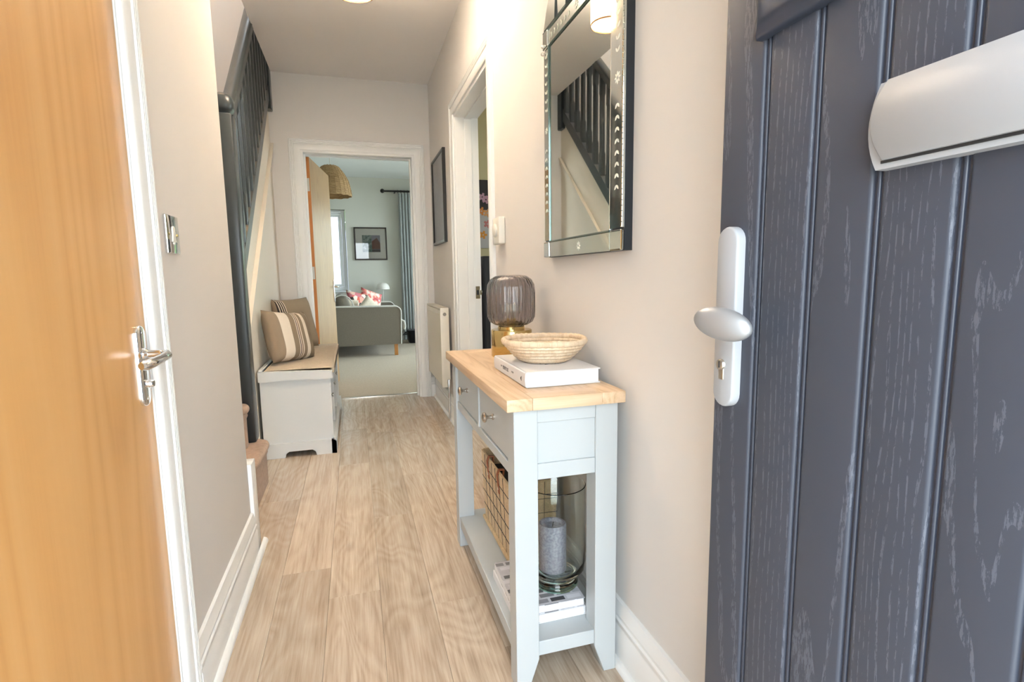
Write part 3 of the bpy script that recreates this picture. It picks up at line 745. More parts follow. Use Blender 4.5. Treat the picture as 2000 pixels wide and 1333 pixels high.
# --- table lamp
L0 = Vector((0.515, 1.755, 0.738))
tl = thing('table_lamp', 'table lamp with ribbed smoked glass globe on brass drum base', 'lamp', L0)
obj('base', lathe(nb(), [(0, 0), (0.069, 0), (0.0705, 0.002), (0.0705, 0.089), (0.0685, 0.092), (0.046, 0.092), (0.046, 0.103), (0.044, 0.105), (0, 0.105)], L0, 56), M_BRASS, tl)
sock = obj('bulb_holder', lathe(nb(), [(0.014, 0.105), (0.014, 0.128), (0.011, 0.130), (0, 0.130)], L0, 20), M_BRASS, tl)
obj('bulb', lathe(nb(), [(0.008, 0.129), (0.010, 0.138), (0.019, 0.152), (0.021, 0.164), (0.015, 0.178), (0, 0.184)], L0, 20), plain('opal_bulb', hexc(232, 226, 205), 0.2), sock)
def globe():
    prof_o = [(0.036, 0.106), (0.056, 0.109), (0.072, 0.119), (0.0795, 0.136), (0.081, 0.160), (0.081, 0.222), (0.0785, 0.246), (0.069, 0.264), (0.052, 0.275), (0.030, 0.279)]
    rf = lambda t, h: 1 + 0.030*abs(math.cos(16*t))
    prof = prof_o + [(r-0.003, h-(0.003 if h > 0.2 else -0.003 if h < 0.13 else 0)) for r, h in reversed(prof_o)]
    bm = nb(); lathe(bm, prof_o, L0, 240, 'Z', rf); lathe(bm, [(r_-0.0045, h_-(0.003 if h_ > 0.2 else -0.003 if h_ < 0.13 else 0)) for r_, h_ in prof_o], L0, 240)
    n_ = len(prof_o)*240; bm.verts.ensure_lookup_table()
    for base in (0, (len(prof_o)-1)*240):
        for i in range(240):
            j = (i+1) % 240; bm.faces.new((bm.verts[base+i], bm.verts[base+j], bm.verts[n_+base+j], bm.verts[n_+base+i]))
    bmesh.ops.recalc_face_normals(bm, faces=bm.faces[:]); return bm
obj('globe', globe(), glass('smoked_glass', (0.58, 0.55, 0.55, 1), 0.0, 1.45), tl, smooth=180)
# --- book under the bowl
bk = thing('book', 'thick white hardback book lying under the woven bowl', 'book', (0.496, 1.38, 0.738))
x0, x1, y0, y1 = 0.394, 0.597, 1.226, 1.530; z0, z1 = 0.7385, 0.7775
obj('cover', B(x0+0.002, x1, y0, y1, z0, z0+0.003, bev=0.0008, seg=1), M_BOOK, bk)
cv = obj('cover', B(x0+0.002, x1, y0, y1, z1-0.003, z1, bev=0.0008, seg=1), M_BOOK, bk)
sp_ = obj('spine', prism(nb(), [(x0+0.004, z0), (x0, z0+0.003), (x0-0.0015, (z0+z1)/2), (x0, z1-0.003), (x0+0.004, z1), (x0+0.006, z1), (x0+0.006, z0)], 'Y', y0, y1), M_BOOK, bk)
obj('pages', B(x0+0.005, x1-0.004, y0+0.004, y1-0.004, z0+0.003, z1-0.003), M_PAPER, bk)
def text_mesh(name, body, size, M, mat, parent, ext=0.0002, local=False, align='LEFT'):
    cu = bpy.data.curves.new(name, 'FONT'); cu.body = body; cu.size = size; cu.extrude = ext; cu.align_x = align; cu.resolution_u = 3
    tmp = bpy.data.objects.new(name, cu); COL.objects.link(tmp)
    dg = bpy.context.evaluated_depsgraph_get(); me = bpy.data.meshes.new_from_object(tmp.evaluated_get(dg))
    bpy.data.objects.remove(tmp); bm = bmesh.new(); bm.from_mesh(me); bpy.data.meshes.remove(me)
    bm.transform(M); return obj(name, bm, mat, parent, local=local, smooth=0)
def basis(o, u, v):
    u = Vector(u).normalized(); v = Vector(v).normalized(); w = u.cross(v)
    return Matrix(((u.x, v.x, w.x, o[0]), (u.y, v.y, w.y, o[1]), (u.z, v.z, w.z, o[2]), (0, 0, 0, 1)))
text_mesh('lettering', 'THE', 0.007, basis((x0-0.0014, 1.452, 0.7575), (0, -1, 0), (0, 0, 1)), M_GREYINK, sp_)
text_mesh('lettering', 'KINFOLK', 0.014, basis((x0-0.0014, 1.432, 0.754), (0, -1, 0), (0, 0, 1)), M_INK, sp_)
text_mesh('lettering', 'HOME', 0.007, basis((x0-0.0014, 1.345, 0.7575), (0, -1, 0), (0, 0, 1)), M_GREYINK, sp_)
obj('publisher_mark', prism(nb(), [(1.256, 0.752), (1.256, 0.764), (1.264, 0.758)], 'X', x0-0.0018, x0-0.0008), M_INK, sp_)
bm = nb(); 
for a, b, c, d in ((0.470, 0.497, 1.335, 1.372), (0.488, 0.506, 1.352, 1.44), (0.478, 0.490, 1.319, 1.328), (0.452, 0.474, 1.36, 1.42)): prism(bm, [(a, c), (b-0.004, c+0.003), (b, (c+d)/2), (b-0.005, d), (a+0.004, d-0.004)], 'Z', z1, z1+0.0003)
obj('cover_picture', bm, M_INK, cv)
# --- woven bowl
bo = Vector((0.500, 1.380, 0.7785))
wb = thing('woven_bowl', 'shallow coiled palm leaf bowl standing on the white book', 'bowl', bo)
M_STRAW = oak('straw', hexc(236, 222, 198), hexc(226, 206, 178), hexc(200, 170, 136), 'Z', 0.7, 2.0, 0.3, 0.2, 0.25)
def coil(R, z, r, n=120, wob=0.0):
    bm = nb(); k = 8; rings = []
    for i in range(n):
        t = 2*PI*i/n; rr = r*(1+0.10*math.cos(n/3*t*1.0)+0.05*math.sin(7*t)) ; RR = R*(1+wob*math.sin(2*t+0.6)+wob*0.6*math.sin(5*t))
        zz = z+wob*0.10*math.sin(3*t+1)
        rings.append([bm.verts.new((bo.x+(RR+rr*math.cos(2*PI*q/k))*math.cos(t), bo.y+(RR+rr*math.cos(2*PI*q/k))*math.sin(t), bo.z+zz+rr*1.08*math.sin(2*PI*q/k))) for q in range(k)])
    for i in range(n):
        A, C = rings[i], rings[(i+1) % n]
        for q in range(k): bm.faces.new((A[q], A[(q+1) % k], C[(q+1) % k], C[q]))
    bmesh.ops.recalc_face_normals(bm, faces=bm.faces[:]); return bm
rows = [(0.060, 0.006), (0.073, 0.012), (0.083, 0.0205), (0.092, 0.0295), (0.100, 0.0385), (0.107, 0.0475)]
for R_, z in rows: obj('coil', coil(R_, z, 0.0050, 120, 0.006), M_STRAW, wb, smooth=180)
obj('rim', coil(0.112, 0.058, 0.0078, 120, 0.010), M_STRAW, wb, smooth=180)
for k in range(1, 8): obj('coil', coil(0.060-0.0075*k, 0.006, 0.0054, 60), M_STRAW, wb, smooth=180)
obj('base_disc', lathe(nb(), [(0, 0.001), (0.058, 0.001), (0.064, 0.006), (0.058, 0.008), (0, 0.008)], bo, 40), M_STRAW, wb)

# --- books on the shelf
M_COVER = N('patterned_cover'); M_COVER.set(rough=0.5)
vv = M_COVER.coords((1, 1, 1)); ck = M_COVER.n('ShaderNodeTexBrick'); ck.inputs['Scale'].default_value = 11; ck.inputs['Color1'].default_value = hexc(225, 225, 232); ck.inputs['Color2'].default_value = hexc(60, 60, 64); ck.inputs['Mortar'].default_value = hexc(200, 200, 206); ck.inputs['Mortar Size'].default_value = 0.04
M_COVER.l(vv, ck.inputs['Vector']); M_COVER.col(ck.outputs[0]); M_COVER = M_COVER.m
def flat_book(label, x0, x1, y0, y1, z0, z1, cmat, rz):
    c = ((x0+x1)/2, (y0+y1)/2, z0); t = thing('book', label, 'book', c, (0, 0, rz), 'books on the console shelf'); hx, hy, h = (x1-x0)/2, (y1-y0)/2, z1-z0
    obj('cover', B(-hx, hx, -hy, hy, 0, 0.0022), cmat, t, local=True); obj('cover', B(-hx, hx, -hy, hy, h-0.0022, h, bev=0.0006, seg=1), cmat, t, local=True)
    obj('spine', B(-hx, -hx+0.003, -hy, hy, 0.0022, h-0.0022), plain('book_spine_white', hexc(232, 232, 235), 0.5), t, local=True)
    obj('pages', B(-hx+0.003, hx-0.003, -hy+0.003, hy-0.003, 0.0022, h-0.0022), M_PAPER, t, local=True); return t
flat_book('lower of two picture books under the glass hurricane vase', 0.358, 0.552, 1.205, 1.450, 0.1175, 0.1405, M_BOOK, 0.01)
flat_book('upper picture book with black and white cover under the glass vase', 0.360, 0.549, 1.208, 1.446, 0.1408, 0.1640, M_COVER, -0.012)
# --- hurricane vase and candle
v0 = Vector((0.500, 1.298, 0.1645))
GV = glass('green_tinted_glass', (0.93, 0.985, 0.965, 1), 0.0, 1.47)
GB = glass('green_bottle_glass', (0.62, 0.90, 0.80, 1), 0.0, 1.47)
va = thing('hurricane_vase', 'clear green tinted glass hurricane vase on the shelf books', 'vase', v0)
prof = [(0, 0.0), (0.056, 0.0), (0.058, 0.004), (0.056, 0.014), (0.051, 0.022), (0.052, 0.028), (0.066, 0.036), (0.078, 0.050), (0.081, 0.075), (0.081, 0.150), (0.0805, 0.285), (0.0815, 0.2865), (0.0795, 0.288), (0.0780, 0.285), (0.0785, 0.150), (0.0785, 0.077), (0.074, 0.054), (0.060, 0.042), (0.040, 0.038), (0, 0.037)]
obj('body', lathe(nb(), prof, v0, 64), GV, va, smooth=60)
obj('foot_ring', lathe(nb(), [(0.0585, 0.0006), (0.0610, 0.004), (0.0600, 0.012), (0.0565, 0.0146), (0.0590, 0.008), (0.0585, 0.0006)], v0, 64), GB, va, smooth=60)
c0 = v0+Vector((-0.010, 0, 0.0385))
cd = thing('pillar_candle', 'lilac grey pillar candle inside the glass vase', 'candle', c0)
M_WAX = N('grey_wax'); M_WAX.set(rough=0.6, col=hexc(150, 146, 160)); 
v_ = M_WAX.coords(); nz = M_WAX.noise(v_, 160, 3); M_WAX.col(M_WAX.ramp(nz, [(0.35, hexc(136, 132, 146)), (0.65, hexc(170, 166, 178))])); M_WAX = M_WAX.m
obj('wax', lathe(nb(), [(0, 0), (0.037, 0), (0.038, 0.003), (0.038, 0.136), (0.036, 0.140), (0.031, 0.139), (0.026, 0.131), (0, 0.127)], c0, 40), M_WAX, cd)
obj('wick', tube(nb(), [c0+Vector((0, 0, 0.125)), c0+Vector((0.001, 0, 0.134)), c0+Vector((0.004, 0.001, 0.141))], 0.0012, 6), M_INK, cd)
# --- woven basket
bkx0, bkx1, bky0, bky1, bkz0, bkz1 = 0.428, 0.572, 1.500, 1.835, 0.1175, 0.385
ba = thing('shelf_basket', 'natural woven basket with black grid stitching and leather loops on the shelf', 'basket', ((bkx0+bkx1)/2, (bky0+bky1)/2, bkz0))
M_BASK = fabric('natural_jute', hexc(216, 188, 146), 260, 0.8, 0.95, 0.16)
bm = nb()
t_ = 0.007; fl = 0.010
def bring(ins, z, e): return [(bkx0+ins-e, bky0+ins-e, z), (bkx1-ins+e, bky0+ins-e, z), (bkx1-ins+e, bky1-ins+e, z), (bkx0+ins-e, bky1-ins+e, z)]
lv = [bring(0, bkz0, 0), bring(0, bkz1, fl), bring(t_, bkz1, fl), bring(t_, bkz0+0.008, 0)]
rg = [[bm.verts.new(p) for p in r_] for r_ in lv]
for A, C in zip(rg, rg[1:]):
    for j in range(4): bm.faces.new((A[j], A[(j+1) % 4], C[(j+1) % 4], C[j]))
bm.faces.new(rg[0]); bm.faces.new(rg[-1]); bmesh.ops.recalc_face_normals(bm, faces=bm.faces[:])
bmesh.ops.bevel(bm, geom=bm.edges[:], offset=0.0025, segments=2, affect='EDGES')
obj('body', bm, M_BASK, ba)
obj('lining', prism(nb(), [(bkx0+t_+0.001, bky0+t_+0.001), (bkx1-t_-0.001, bky0+t_+0.001), (bkx1-t_-0.001, bky1-t_-0.001), (bkx0+t_+0.001, bky1-t_-0.001)], 'Z', bkz0+0.009, bkz1-0.06), plain('dark_lining', hexc(52, 46, 42), 0.9), ba)
obj('base_roll', tube(nb(), [(bkx0-0.003, bky0-0.003, bkz0+0.008), (bkx1+0.003, bky0-0.003, bkz0+0.008), (bkx1+0.003, bky1+0.003, bkz0+0.008), (bkx0-0.003, bky1+0.003, bkz0+0.008)], 0.008, 8, closed=True), M_BASK, ba)
def ex(z): return fl*(z-bkz0)/(bkz1-bkz0)
for k in range(1, 5):
    z = bkz0+0.012+k*0.052; e = ex(z)+0.0008
    obj('grid_stitch', tube(nb(), [(bkx0-e, bky0-e, z), (bkx1+e, bky0-e, z), (bkx1+e, bky1+e, z), (bkx0-e, bky1+e, z)], 0.0012, 5, closed=True), M_INK, ba)
for k in range(1, 7):
    y = bky0+(bky1-bky0)*k/7
    obj('grid_stitch', tube(nb(), [(bkx0-0.0006, y, bkz0+0.015), (bkx0-fl-0.0006, y, bkz1-0.004)], 0.0009, 5), M_INK, ba)
for k in range(1, 4):
    x = bkx0+(bkx1-bkx0)*k/4
    obj('grid_stitch', tube(nb(), [(x, bky0-0.0006, bkz0+0.015), (x, bky0-fl-0.0006, bkz1-0.004)], 0.0009, 5), M_INK, ba)
M_LEATH = plain('tan_leather', hexc(152, 84, 44), 0.5, 0.2, 300)
for y in (1.60, 1.735):
    lo = obj('leather_loop', sweep(nb(), [(-0.0, -0.007), (0.003, -0.007), (0.003, 0.007), (0, 0.007)], [(bkx0-fl-0.0035+0.006, bkz1-0.075), (bkx0-fl-0.0035, bkz1-0.012), (bkx0-fl+0.003, bkz1+0.004), (bkx0-fl+0.016, bkz1+0.003), (bkx0-fl+0.013, bkz1-0.03)], lambda u, v, d, y=y: (u, y+d, v)), M_LEATH, ba)
    obj('rivet', B(bkx0-fl-0.0028, bkx0-fl+0.002, y-0.003, y+0.003, bkz1-0.062, bkz1-0.036, bev=0.001, seg=1), M_ETCH, lo)

# ================================================================== MIRROR
MX = 0.611
mi = thing('wall_mirror', 'tall etched glass framed mirror hanging above the console table', 'mirror', (XR, 1.41, 1.072))
my0, my1, mz0, mz1 = 1.140, 1.672, 1.072, 1.765
iy0, iy1, iz0, iz1 = 1.206, 1.622, 1.124, 1.712
def crest_outline(n=16, ins=0.0):
    """arched crest above the frame: (y,z) from far end to near end"""
    yc = (my0+my1)/2; hw = (my1-my0)/2-ins; p = []
    for i in range(n+1):
        s = 1-2*i/n; a = abs(s)
        z = mz1 + (0.19-ins)*(1-a**2.1)**0.72 if a < 1 else mz1
        p.append((yc+s*hw, z))
    return p
obj('backing_board', prism(nb(), [(my0, mz0), (my1, mz0), (my1, mz1)] + crest_outline()[1:-1] + [(my0, mz1)], 'X', MX+0.003, XR), plain('mirror_back_black', hexc(34, 38, 44), 0.4), mi)
obj('mirror_pane', B(MX, MX+0.003, iy0, iy1, iz0, iz1), M_MIRROR, mi, smooth=0)
def tilted(y0, y1, z0, z1, dy=0.0, dz=0.0):
    """thin border pane; dy/dz = how far the high-y / high-z side is pushed back"""
    bm = nb(); f = lambda y, z: MX-0.002 + dy*(y-y0)/(y1-y0) + dz*(z-z0)/(z1-z0)
    q = [(y0, z0), (y1, z0), (y1, z1), (y0, z1)]
    A = [bm.verts.new((f(y, z), y, z)) for y, z in q]; C = [bm.verts.new((MX+0.0035, y, z)) for y, z in q]
    bm.faces.new(A); bm.faces.new(C[::-1])
    for j in range(4): bm.faces.new((A[j], A[(j+1) % 4], C[(j+1) % 4], C[j]))
    bmesh.ops.recalc_face_normals(bm, faces=bm.faces[:]); return bm
gp = 0.006
rb = obj('border_pane', tilted(my0+0.001, iy0-gp+0.003, iz0+0.002, iz1-0.002, dy=-0.0012), M_MIRB, mi, smooth=0)
lbp = obj('border_pane', tilted(iy1+gp, my1-0.001, iz0+0.002, iz1-0.002, dy=0.0012), M_MIRB, mi, smooth=0)
bb = obj('border_pane', tilted(iy0-gp+0.003, iy1+gp, mz0+0.001, iz0-gp, dz=-0.001), M_MIRB, mi, smooth=0)
tb = obj('border_pane', tilted(iy0-gp, iy1+gp, iz1+gp, mz1-0.001, dz=0.001), M_MIRB, mi, smooth=0)
for (a, b, c, d) in ((my0, iy0-0.004, mz0, iz0-0.002), (iy1+0.004, my1, mz0, iz0-0.002), (my0, iy0-0.004, iz1+0.002, mz1), (iy1+0.004, my1, iz1+0.002, mz1)):
    co = obj('corner_block', B(MX-0.006, MX+0.003, a, b, c, d, bev=0.006, seg=3), M_MIRB, mi, smooth=0)
def strip(y0, z0, y1, z1, r=0.0035): return tube(nb(), [(MX-0.0015, y0, z0), (MX-0.0015, (y0+y1)/2, (z0+z1)/2), (MX-0.0015, y1, z1)], r, 8)
for a in ((iy0-0.001, iz0, iy0-0.001, iz1), ): obj('glass_bead', strip(*a, r=0.0022), plain('bright_glass_bead', hexc(222, 214, 200), 0.15, metal=0.5), mi)
obj('glass_bead', strip(iy1+0.003, iz0-0.004, iy1+0.003, iz1+0.003), M_BEAD, mi)
obj('glass_bead', strip(iy0, iz0-0.003, iy1, iz0-0.003), M_BEAD, mi)
obj('glass_bead', strip(iy0, iz1+0.003, iy1, iz1+0.003), M_BEAD, mi)
obj('glass_bead', strip(my0, mz1+0.001, my1, mz1+0.001), M_BEAD, mi)
# scalloped edge beads
bm = nb()
for z in [mz0+0.06+k*0.0125 for k in range(52)]:
    if z < mz1-0.03: lathe(bm, [(0, -0.006), (0.0018, -0.005), (0.0018, 0.005), (0, 0.006)], (MX-0.003, my0+0.004, z), 6)
o = obj('rope_edge', bm, M_MIRB, mi); o['kind'] = 'stuff'
# crest panes
cr = crest_outline(24, 0.006)
for a, b in ((0, 5), (5, 9), (9, 15), (15, 19), (19, 24)):
    seg = cr[a:b+1]; e = 0.004
    pts = [(y, z-0.001) for y, z in seg] + [(seg[-1][0]+ (0 if b == 24 else 0.012), mz1+0.006), (seg[0][0]-(0 if a == 0 else 0.012), mz1+0.006)]
    pts = [(y + (e if y < (seg[0][0]+seg[-1][0])/2 else -e)*0.5, z) for y, z in pts]
    if a == 0: pts = pts[1:]
    if b == 24: pts = [p for i, p in enumerate(pts) if i != len(seg)-1]
    obj('crest_pane', prism(nb(), pts, 'X', MX-0.004, MX+0.0035), M_MIRB, mi, smooth=0)
for y, z in ((my1-0.012, iz1+0.012), (my1-0.008, iz1-0.008), (my0+0.012, iz1+0.012)):
    bm = nb(); bmesh.ops.create_uvsphere(bm, u_segments=14, v_segments=10, radius=0.006); bm.transform(Matrix.Translation((MX-0.008, y, z)))
    obj('glass_stud', bm, plain('bright_glass_bead', hexc(222, 214, 200), 0.15), mi, smooth=180)
# etched leaves and flowers (flat frosted marks on the glass)
def leaf(bm, y, z, ang, L=0.013, w=0.0035, x=MX-0.0026):
    n = 5; vs = []
    for i in range(n+1):
        t = i/n; vs.append((t*L, w*math.sin(PI*t)))
    P = [(u, v) for u, v in vs] + [(u, -v) for u, v in reversed(vs[1:-1])]
    ca, sa = math.cos(ang), math.sin(ang)
    prism(bm, [(y+u*ca-v*sa, z+u*sa+v*ca) for u, v in P], 'X', x, x-0.0004)
yc = (my0+iy0)/2-0.002; zc = (mz0+mz1)/2+0.05
def flower(y, z, parent, s=1.0):
    bm = nb()
    for k in range(8): leaf(bm, y+0.003*s*math.cos(k*PI/4), z+0.003*s*math.sin(k*PI/4), k*PI/4, 0.012*s, 0.0028*s)
    obj('etched_flower', bm, M_ETCH, parent, smooth=0)
flower(yc, zc, rb); flower((iy1+my1)/2, zc, lbp, 0.8); flower((iy0+iy1)/2-0.02, (mz0+iz0)/2-0.002, bb, 0.9); flower((iy0+iy1)/2, (iz1+mz1)/2, tb, 0.9)
for k in range(1, 9):
    for sg in (1, -1):
        z = zc + sg*(0.030+k*0.0265)
        if iz0+0.02 < z < iz1-0.02:
            for par, y in ((rb, yc), (lbp, (iy1+my1)/2)):
                bm = nb(); leaf(bm, y, z, PI/2*sg+0.75, 0.015, 0.0034); leaf(bm, y, z, PI/2*sg-0.75, 0.015, 0.0034)
                obj('etched_leaf', bm, M_ETCH, par, smooth=0)
for k in range(1, 7):
    for sg in (1, -1):
        y = (iy0+iy1)/2 + sg*(0.02+k*0.027); bm = nb(); a0 = 0 if sg > 0 else PI
        leaf(bm, y, (iz1+mz1)/2, a0+0.7, 0.013, 0.003); leaf(bm, y, (iz1+mz1)/2, a0-0.7, 0.013, 0.003); obj('etched_leaf', bm, M_ETCH, tb, smooth=0)

# ================================================================== THINGS ON THE RIGHT WALL
th = thing('thermostat', 'small white thermostat box on the wall beside the kitchen doorway', 'thermostat', (XR, 2.30, 1.21))
obj('body', B(XR-0.030, XR, 2.235, 2.335, 1.150, 1.265, bev=0.006, seg=3), M_PLASTIC, th)
obj('dial', lathe(nb(), [(0.030, 0), (0.030, -0.006), (0.026, -0.009), (0, -0.009)], (XR-0.0295, 2.290, 1.21), 28, 'X'), M_PLASTIC, th)
obj('side_switch', B(XR-0.024, XR-0.010, 2.3345, 2.341, 1.185, 1.215, bev=0.002), M_PLASTIC, th)
# framed word print
pf = thing('framed_print', 'black framed word print on the wall above the radiator', 'picture', (XR, 3.97, 1.56))
obj('frame', sweep(nb(), [(0, 0), (0, 0.018), (0.003, 0.022), (0.017, 0.022), (0.020, 0.019), (0.020, 0)], rect_path(3.722, 4.215, 1.268, 1.860), mkR, closed=True), M_BLACK, pf)
a = N('word_print'); a.set(rough=0.6); v = a.coords((1, 1, 1)); br = a.n('ShaderNodeTexBrick')
sx = a.n('ShaderNodeSeparateXYZ'); a.l(v, sx.inputs[0]); cx = a.n('ShaderNodeCombineXYZ'); a.l(sx.outputs[1], cx.inputs[0]); a.l(sx.outputs[2], cx.inputs[1])
n1 = a.noise(cx.outputs[0], 75, 2, 0.5); br.inputs['Scale'].default_value = 30; br.inputs['Mortar Size'].default_value = 0.035; br.inputs['Row Height'].default_value = 0.6
br.inputs['Color1'].default_value = (0, 0, 0, 1); br.inputs['Color2'].default_value = (0, 0, 0, 1); br.inputs['Mortar'].default_value = (1, 1, 1, 1); a.l(cx.outputs[0], br.inputs['Vector'])
lt = a.math('MULTIPLY', a.math('GREATER_THAN', n1, 0.47), a.math('SUBTRACT', 1.0, br.outputs['Fac']))
a.col(a.mix(a.math('MULTIPLY', lt, 0.45), hexc(240, 238, 230), hexc(120, 118, 112)))
obj('print', B(XR-0.012, XR-0.002, 3.722, 4.215, 1.268, 1.860), a.m, pf)
obj('glazing', B(XR-0.016, XR-0.0145, 3.722, 4.215, 1.268, 1.860), thin_glass('picture_glass', (1, 1, 1, 1), 0.034), pf)
# radiator
ra = thing('radiator', 'white panel radiator on the wall by the lounge doorway', 'radiator', (0.585, 3.97, 0.24))
ry0, ry1, rz0, rz1 = 3.640, 4.320, 0.235, 0.795
def rad_panel(xf, xb):
    bm = nb(); pts = [(xb, ry0+0.004)]; 
    n = 21
    for i in range(n):
        y = ry0+0.02+(ry1-ry0-0.04)*i/n; w = (ry1-ry0-0.04)/n
        pts += [(xf, y), (xf, y+w*0.55), (xf+0.006, y+w*0.66), (xf+0.006, y+w*0.89)]
    pts += [(xf, ry1-0.02), (xb, ry1-0.004)]
    prism(bm, pts, 'Z', rz0+0.02, rz1-0.02); return bm
obj('front_panel', rad_panel(0.560, 0.574), M_RADIATOR, ra); obj('rear_panel', B(0.604, 0.614, ry0+0.01, ry1-0.01, rz0+0.02, rz1-0.02, bev=0.003), M_RADIATOR, ra)
obj('side_panel', B(0.557, 0.617, ry0-0.003, ry0+0.003, rz0, rz1, bev=0.002), M_RADIATOR, ra); obj('side_panel', B(0.557, 0.617, ry1-0.003, ry1+0.003, rz0, rz1, bev=0.002), M_RADIATOR, ra)
obj('front_face', B(0.5575, 0.5605, ry0, ry1, rz0+0.01, rz1-0.045, bev=0.001, seg=1), M_RADIATOR, ra)
for x in (0.560, 0.574, 0.588, 0.602, 0.614): obj('top_grille', B(x-0.0035, x+0.0035, ry0, ry1, rz1-0.010, rz1-0.002, bev=0.001, seg=1), M_RADIATOR, ra)
obj('end_plug', lathe(nb(), [(0.012, 0), (0.012, -0.006), (0.007, -0.006), (0.007, -0.003), (0, -0.003)], (0.587, ry0-0.003, rz1-0.045), 18, 'Y'), M_NICKEL, ra)
vl = obj('valve', lathe(nb(), [(0, 0), (0.007, 0), (0.007, 0.05), (0.011, 0.052), (0.011, 0.105), (0.008, 0.112), (0, 0.112)], (0.600, ry0-0.030, 0.185), 16), M_CHROME, ra)
obj('valve_elbow', tube(nb(), [(0.600, ry0-0.03, 0.265), (0.600, ry0+0.004, 0.265)], 0.009, 12), M_CHROME, vl)
obj('valve_pipe', tube(nb(), [(0.600, ry0-0.03, 0.0), (0.600, ry0-0.03, 0.19)], 0.0075, 12), M_CHROME, vl)

# ================================================================== HALL PENDANT
LX, LY, LZ = 0.055, 2.335, 2.135
hl = thing('drum_pendant', 'white fabric drum pendant light under the hallway ceiling', 'pendant light', (LX, LY, ZC))
a = N('lit_drum_shade'); a.set(col=hexc(245, 236, 216), rough=0.9); 
tr_ = a.n('ShaderNodeBsdfTranslucent'); tr_.inputs[0].default_value = (0.95, 0.88, 0.74, 1); mx = a.n('ShaderNodeMixShader'); mx.inputs[0].default_value = 0.30
out = a.t.nodes['Material Output']; a.l(a.b.outputs[0], mx.inputs[1]); a.l(tr_.outputs[0], mx.inputs[2]); a.l(mx.outputs[0], out.inputs['Surface'])
obj('shade', lathe(nb(), [(0.080, 0), (0.082, 0), (0.082, 0.17), (0.080, 0.17), (0.080, 0)], (LX, LY, LZ), 48), a.m, hl)
obj('shade_trim', lathe(nb(), [(0.0795, -0.002), (0.0828, -0.002), (0.0828, 0.005), (0.0795, 0.005), (0.0795, -0.002)], (LX, LY, LZ), 48), plain('brown_trim', hexc(120, 80, 40), 0.6), hl)
b_ = N('lit_diffuser'); b_.set(col=hexc(248, 240, 224), rough=0.9); tb_ = b_.n('ShaderNodeBsdfTranslucent'); tb_.inputs[0].default_value = (0.97, 0.92, 0.82, 1); mb_ = b_.n('ShaderNodeMixShader'); mb_.inputs[0].default_value = 0.7
b_.l(b_.b.outputs[0], mb_.inputs[1]); b_.l(tb_.outputs[0], mb_.inputs[2]); b_.l(mb_.outputs[0], b_.t.nodes['Material Output'].inputs['Surface'])
obj('diffuser', lathe(nb(), [(0, 0.004), (0.0795, 0.004), (0.0795, 0.006), (0, 0.006)], (LX, LY, LZ), 48), b_.m, hl)
obj('cord', tube(nb(), [(LX, LY, LZ+0.10), (LX, LY, LZ+0.25), (LX, LY, ZC-0.01)], 0.004, 8), M_PLASTIC, hl)
obj('ceiling_rose', lathe(nb(), [(0.045, 0), (0.045, -0.006), (0.030, -0.022), (0.006, -0.028), (0, -0.028)], (LX, LY, ZC), 32), M_PLASTIC, hl)
ld = bpy.data.lights.new('drum_bulb', 'POINT'); ld.energy = LAMP_POWER; ld.color = (1.0, 0.86, 0.69); ld.shadow_soft_size = 0.03
lo = bpy.data.objects.new('drum_bulb', ld); COL.objects.link(lo); lo.location = (0, 0, LZ+0.128-ZC); lo.parent = hl

lg = thing('landing_fill_lamp', 'added unseen fill lamp high above the staircase', 'pendant light', (-1.0, 3.3, 5.2))  # added unseen lamp that warms the stairwell wall
obj('shade', lathe(nb(), [(0.06, 4.68), (0.15, 4.50), (0.148, 4.50), (0.058, 4.68), (0.06, 4.68)], (-1.0, 3.3, 0), 32), a.m, lg)
obj('cord', tube(nb(), [(-1.0, 3.3, 4.66), (-1.0, 3.3, 4.9), (-1.0, 3.3, 5.2)], 0.004, 6), M_PLASTIC, lg)
l2 = bpy.data.lights.new('landing_fill_bulb', 'POINT'); l2.energy = 9.0; l2.color = (1.0, 0.60, 0.28); l2.shadow_soft_size = 0.04
l2o = bpy.data.objects.new('landing_fill_bulb', l2); COL.objects.link(l2o); l2o.parent = lg; l2o.location = (0, 0, -0.64)

# ================================================================== LOUNGE
YB = 8.55
bm = nb()
# window 1: x -0.98..-0.085, z 0.80..2.02 ; garden doors x 0.92..2.25, z 0..2.10
box(bm, -2.3, -0.98, YB, YB+0.16, 0, 2.52); box(bm, -0.98, -0.085, YB, YB+0.16, 0, 0.80); box(bm, -0.98, -0.085, YB, YB+0.16, 2.02, 2.52)
box(bm, -0.085, 0.86, YB, YB+0.16, 0, 2.52); box(bm, 0.86, 2.25, YB, YB+0.16, 2.10, 2.52); box(bm, 2.25, 2.55, YB, YB+0.16, 0, 2.52)
struct('wall_lounge', bm, M_LWALL, 'pale sage back wall of the lounge with window and picture', 'wall')
bm = nb(); box(bm, -2.42, -2.3, 4.57, YB+0.16, 0, 2.52)
struct('wall_lounge', bm, M_LWALL, 'pale sage left wall of the lounge', 'wall')
bm = nb(); box(bm, 2.42, 2.55, 4.57, 5.2, 0, 2.52); box(bm, 2.42, 2.55, 8.0, YB, 0, 2.52); box(bm, 2.42, 2.55, 5.2, 8.0, 0, 0.35); box(bm, 2.42, 2.55, 5.2, 8.0, 2.25, 2.52)
struct('wall_lounge', bm, M_LWALL, 'pale sage right wall of the lounge', 'wall')
bm = nb(); box(bm, XR, 2.55, 4.43, 4.57, 0, 2.52)
struct('wall_kitchen', bm, M_KWALL, 'warm cream end wall of the kitchen', 'wall')
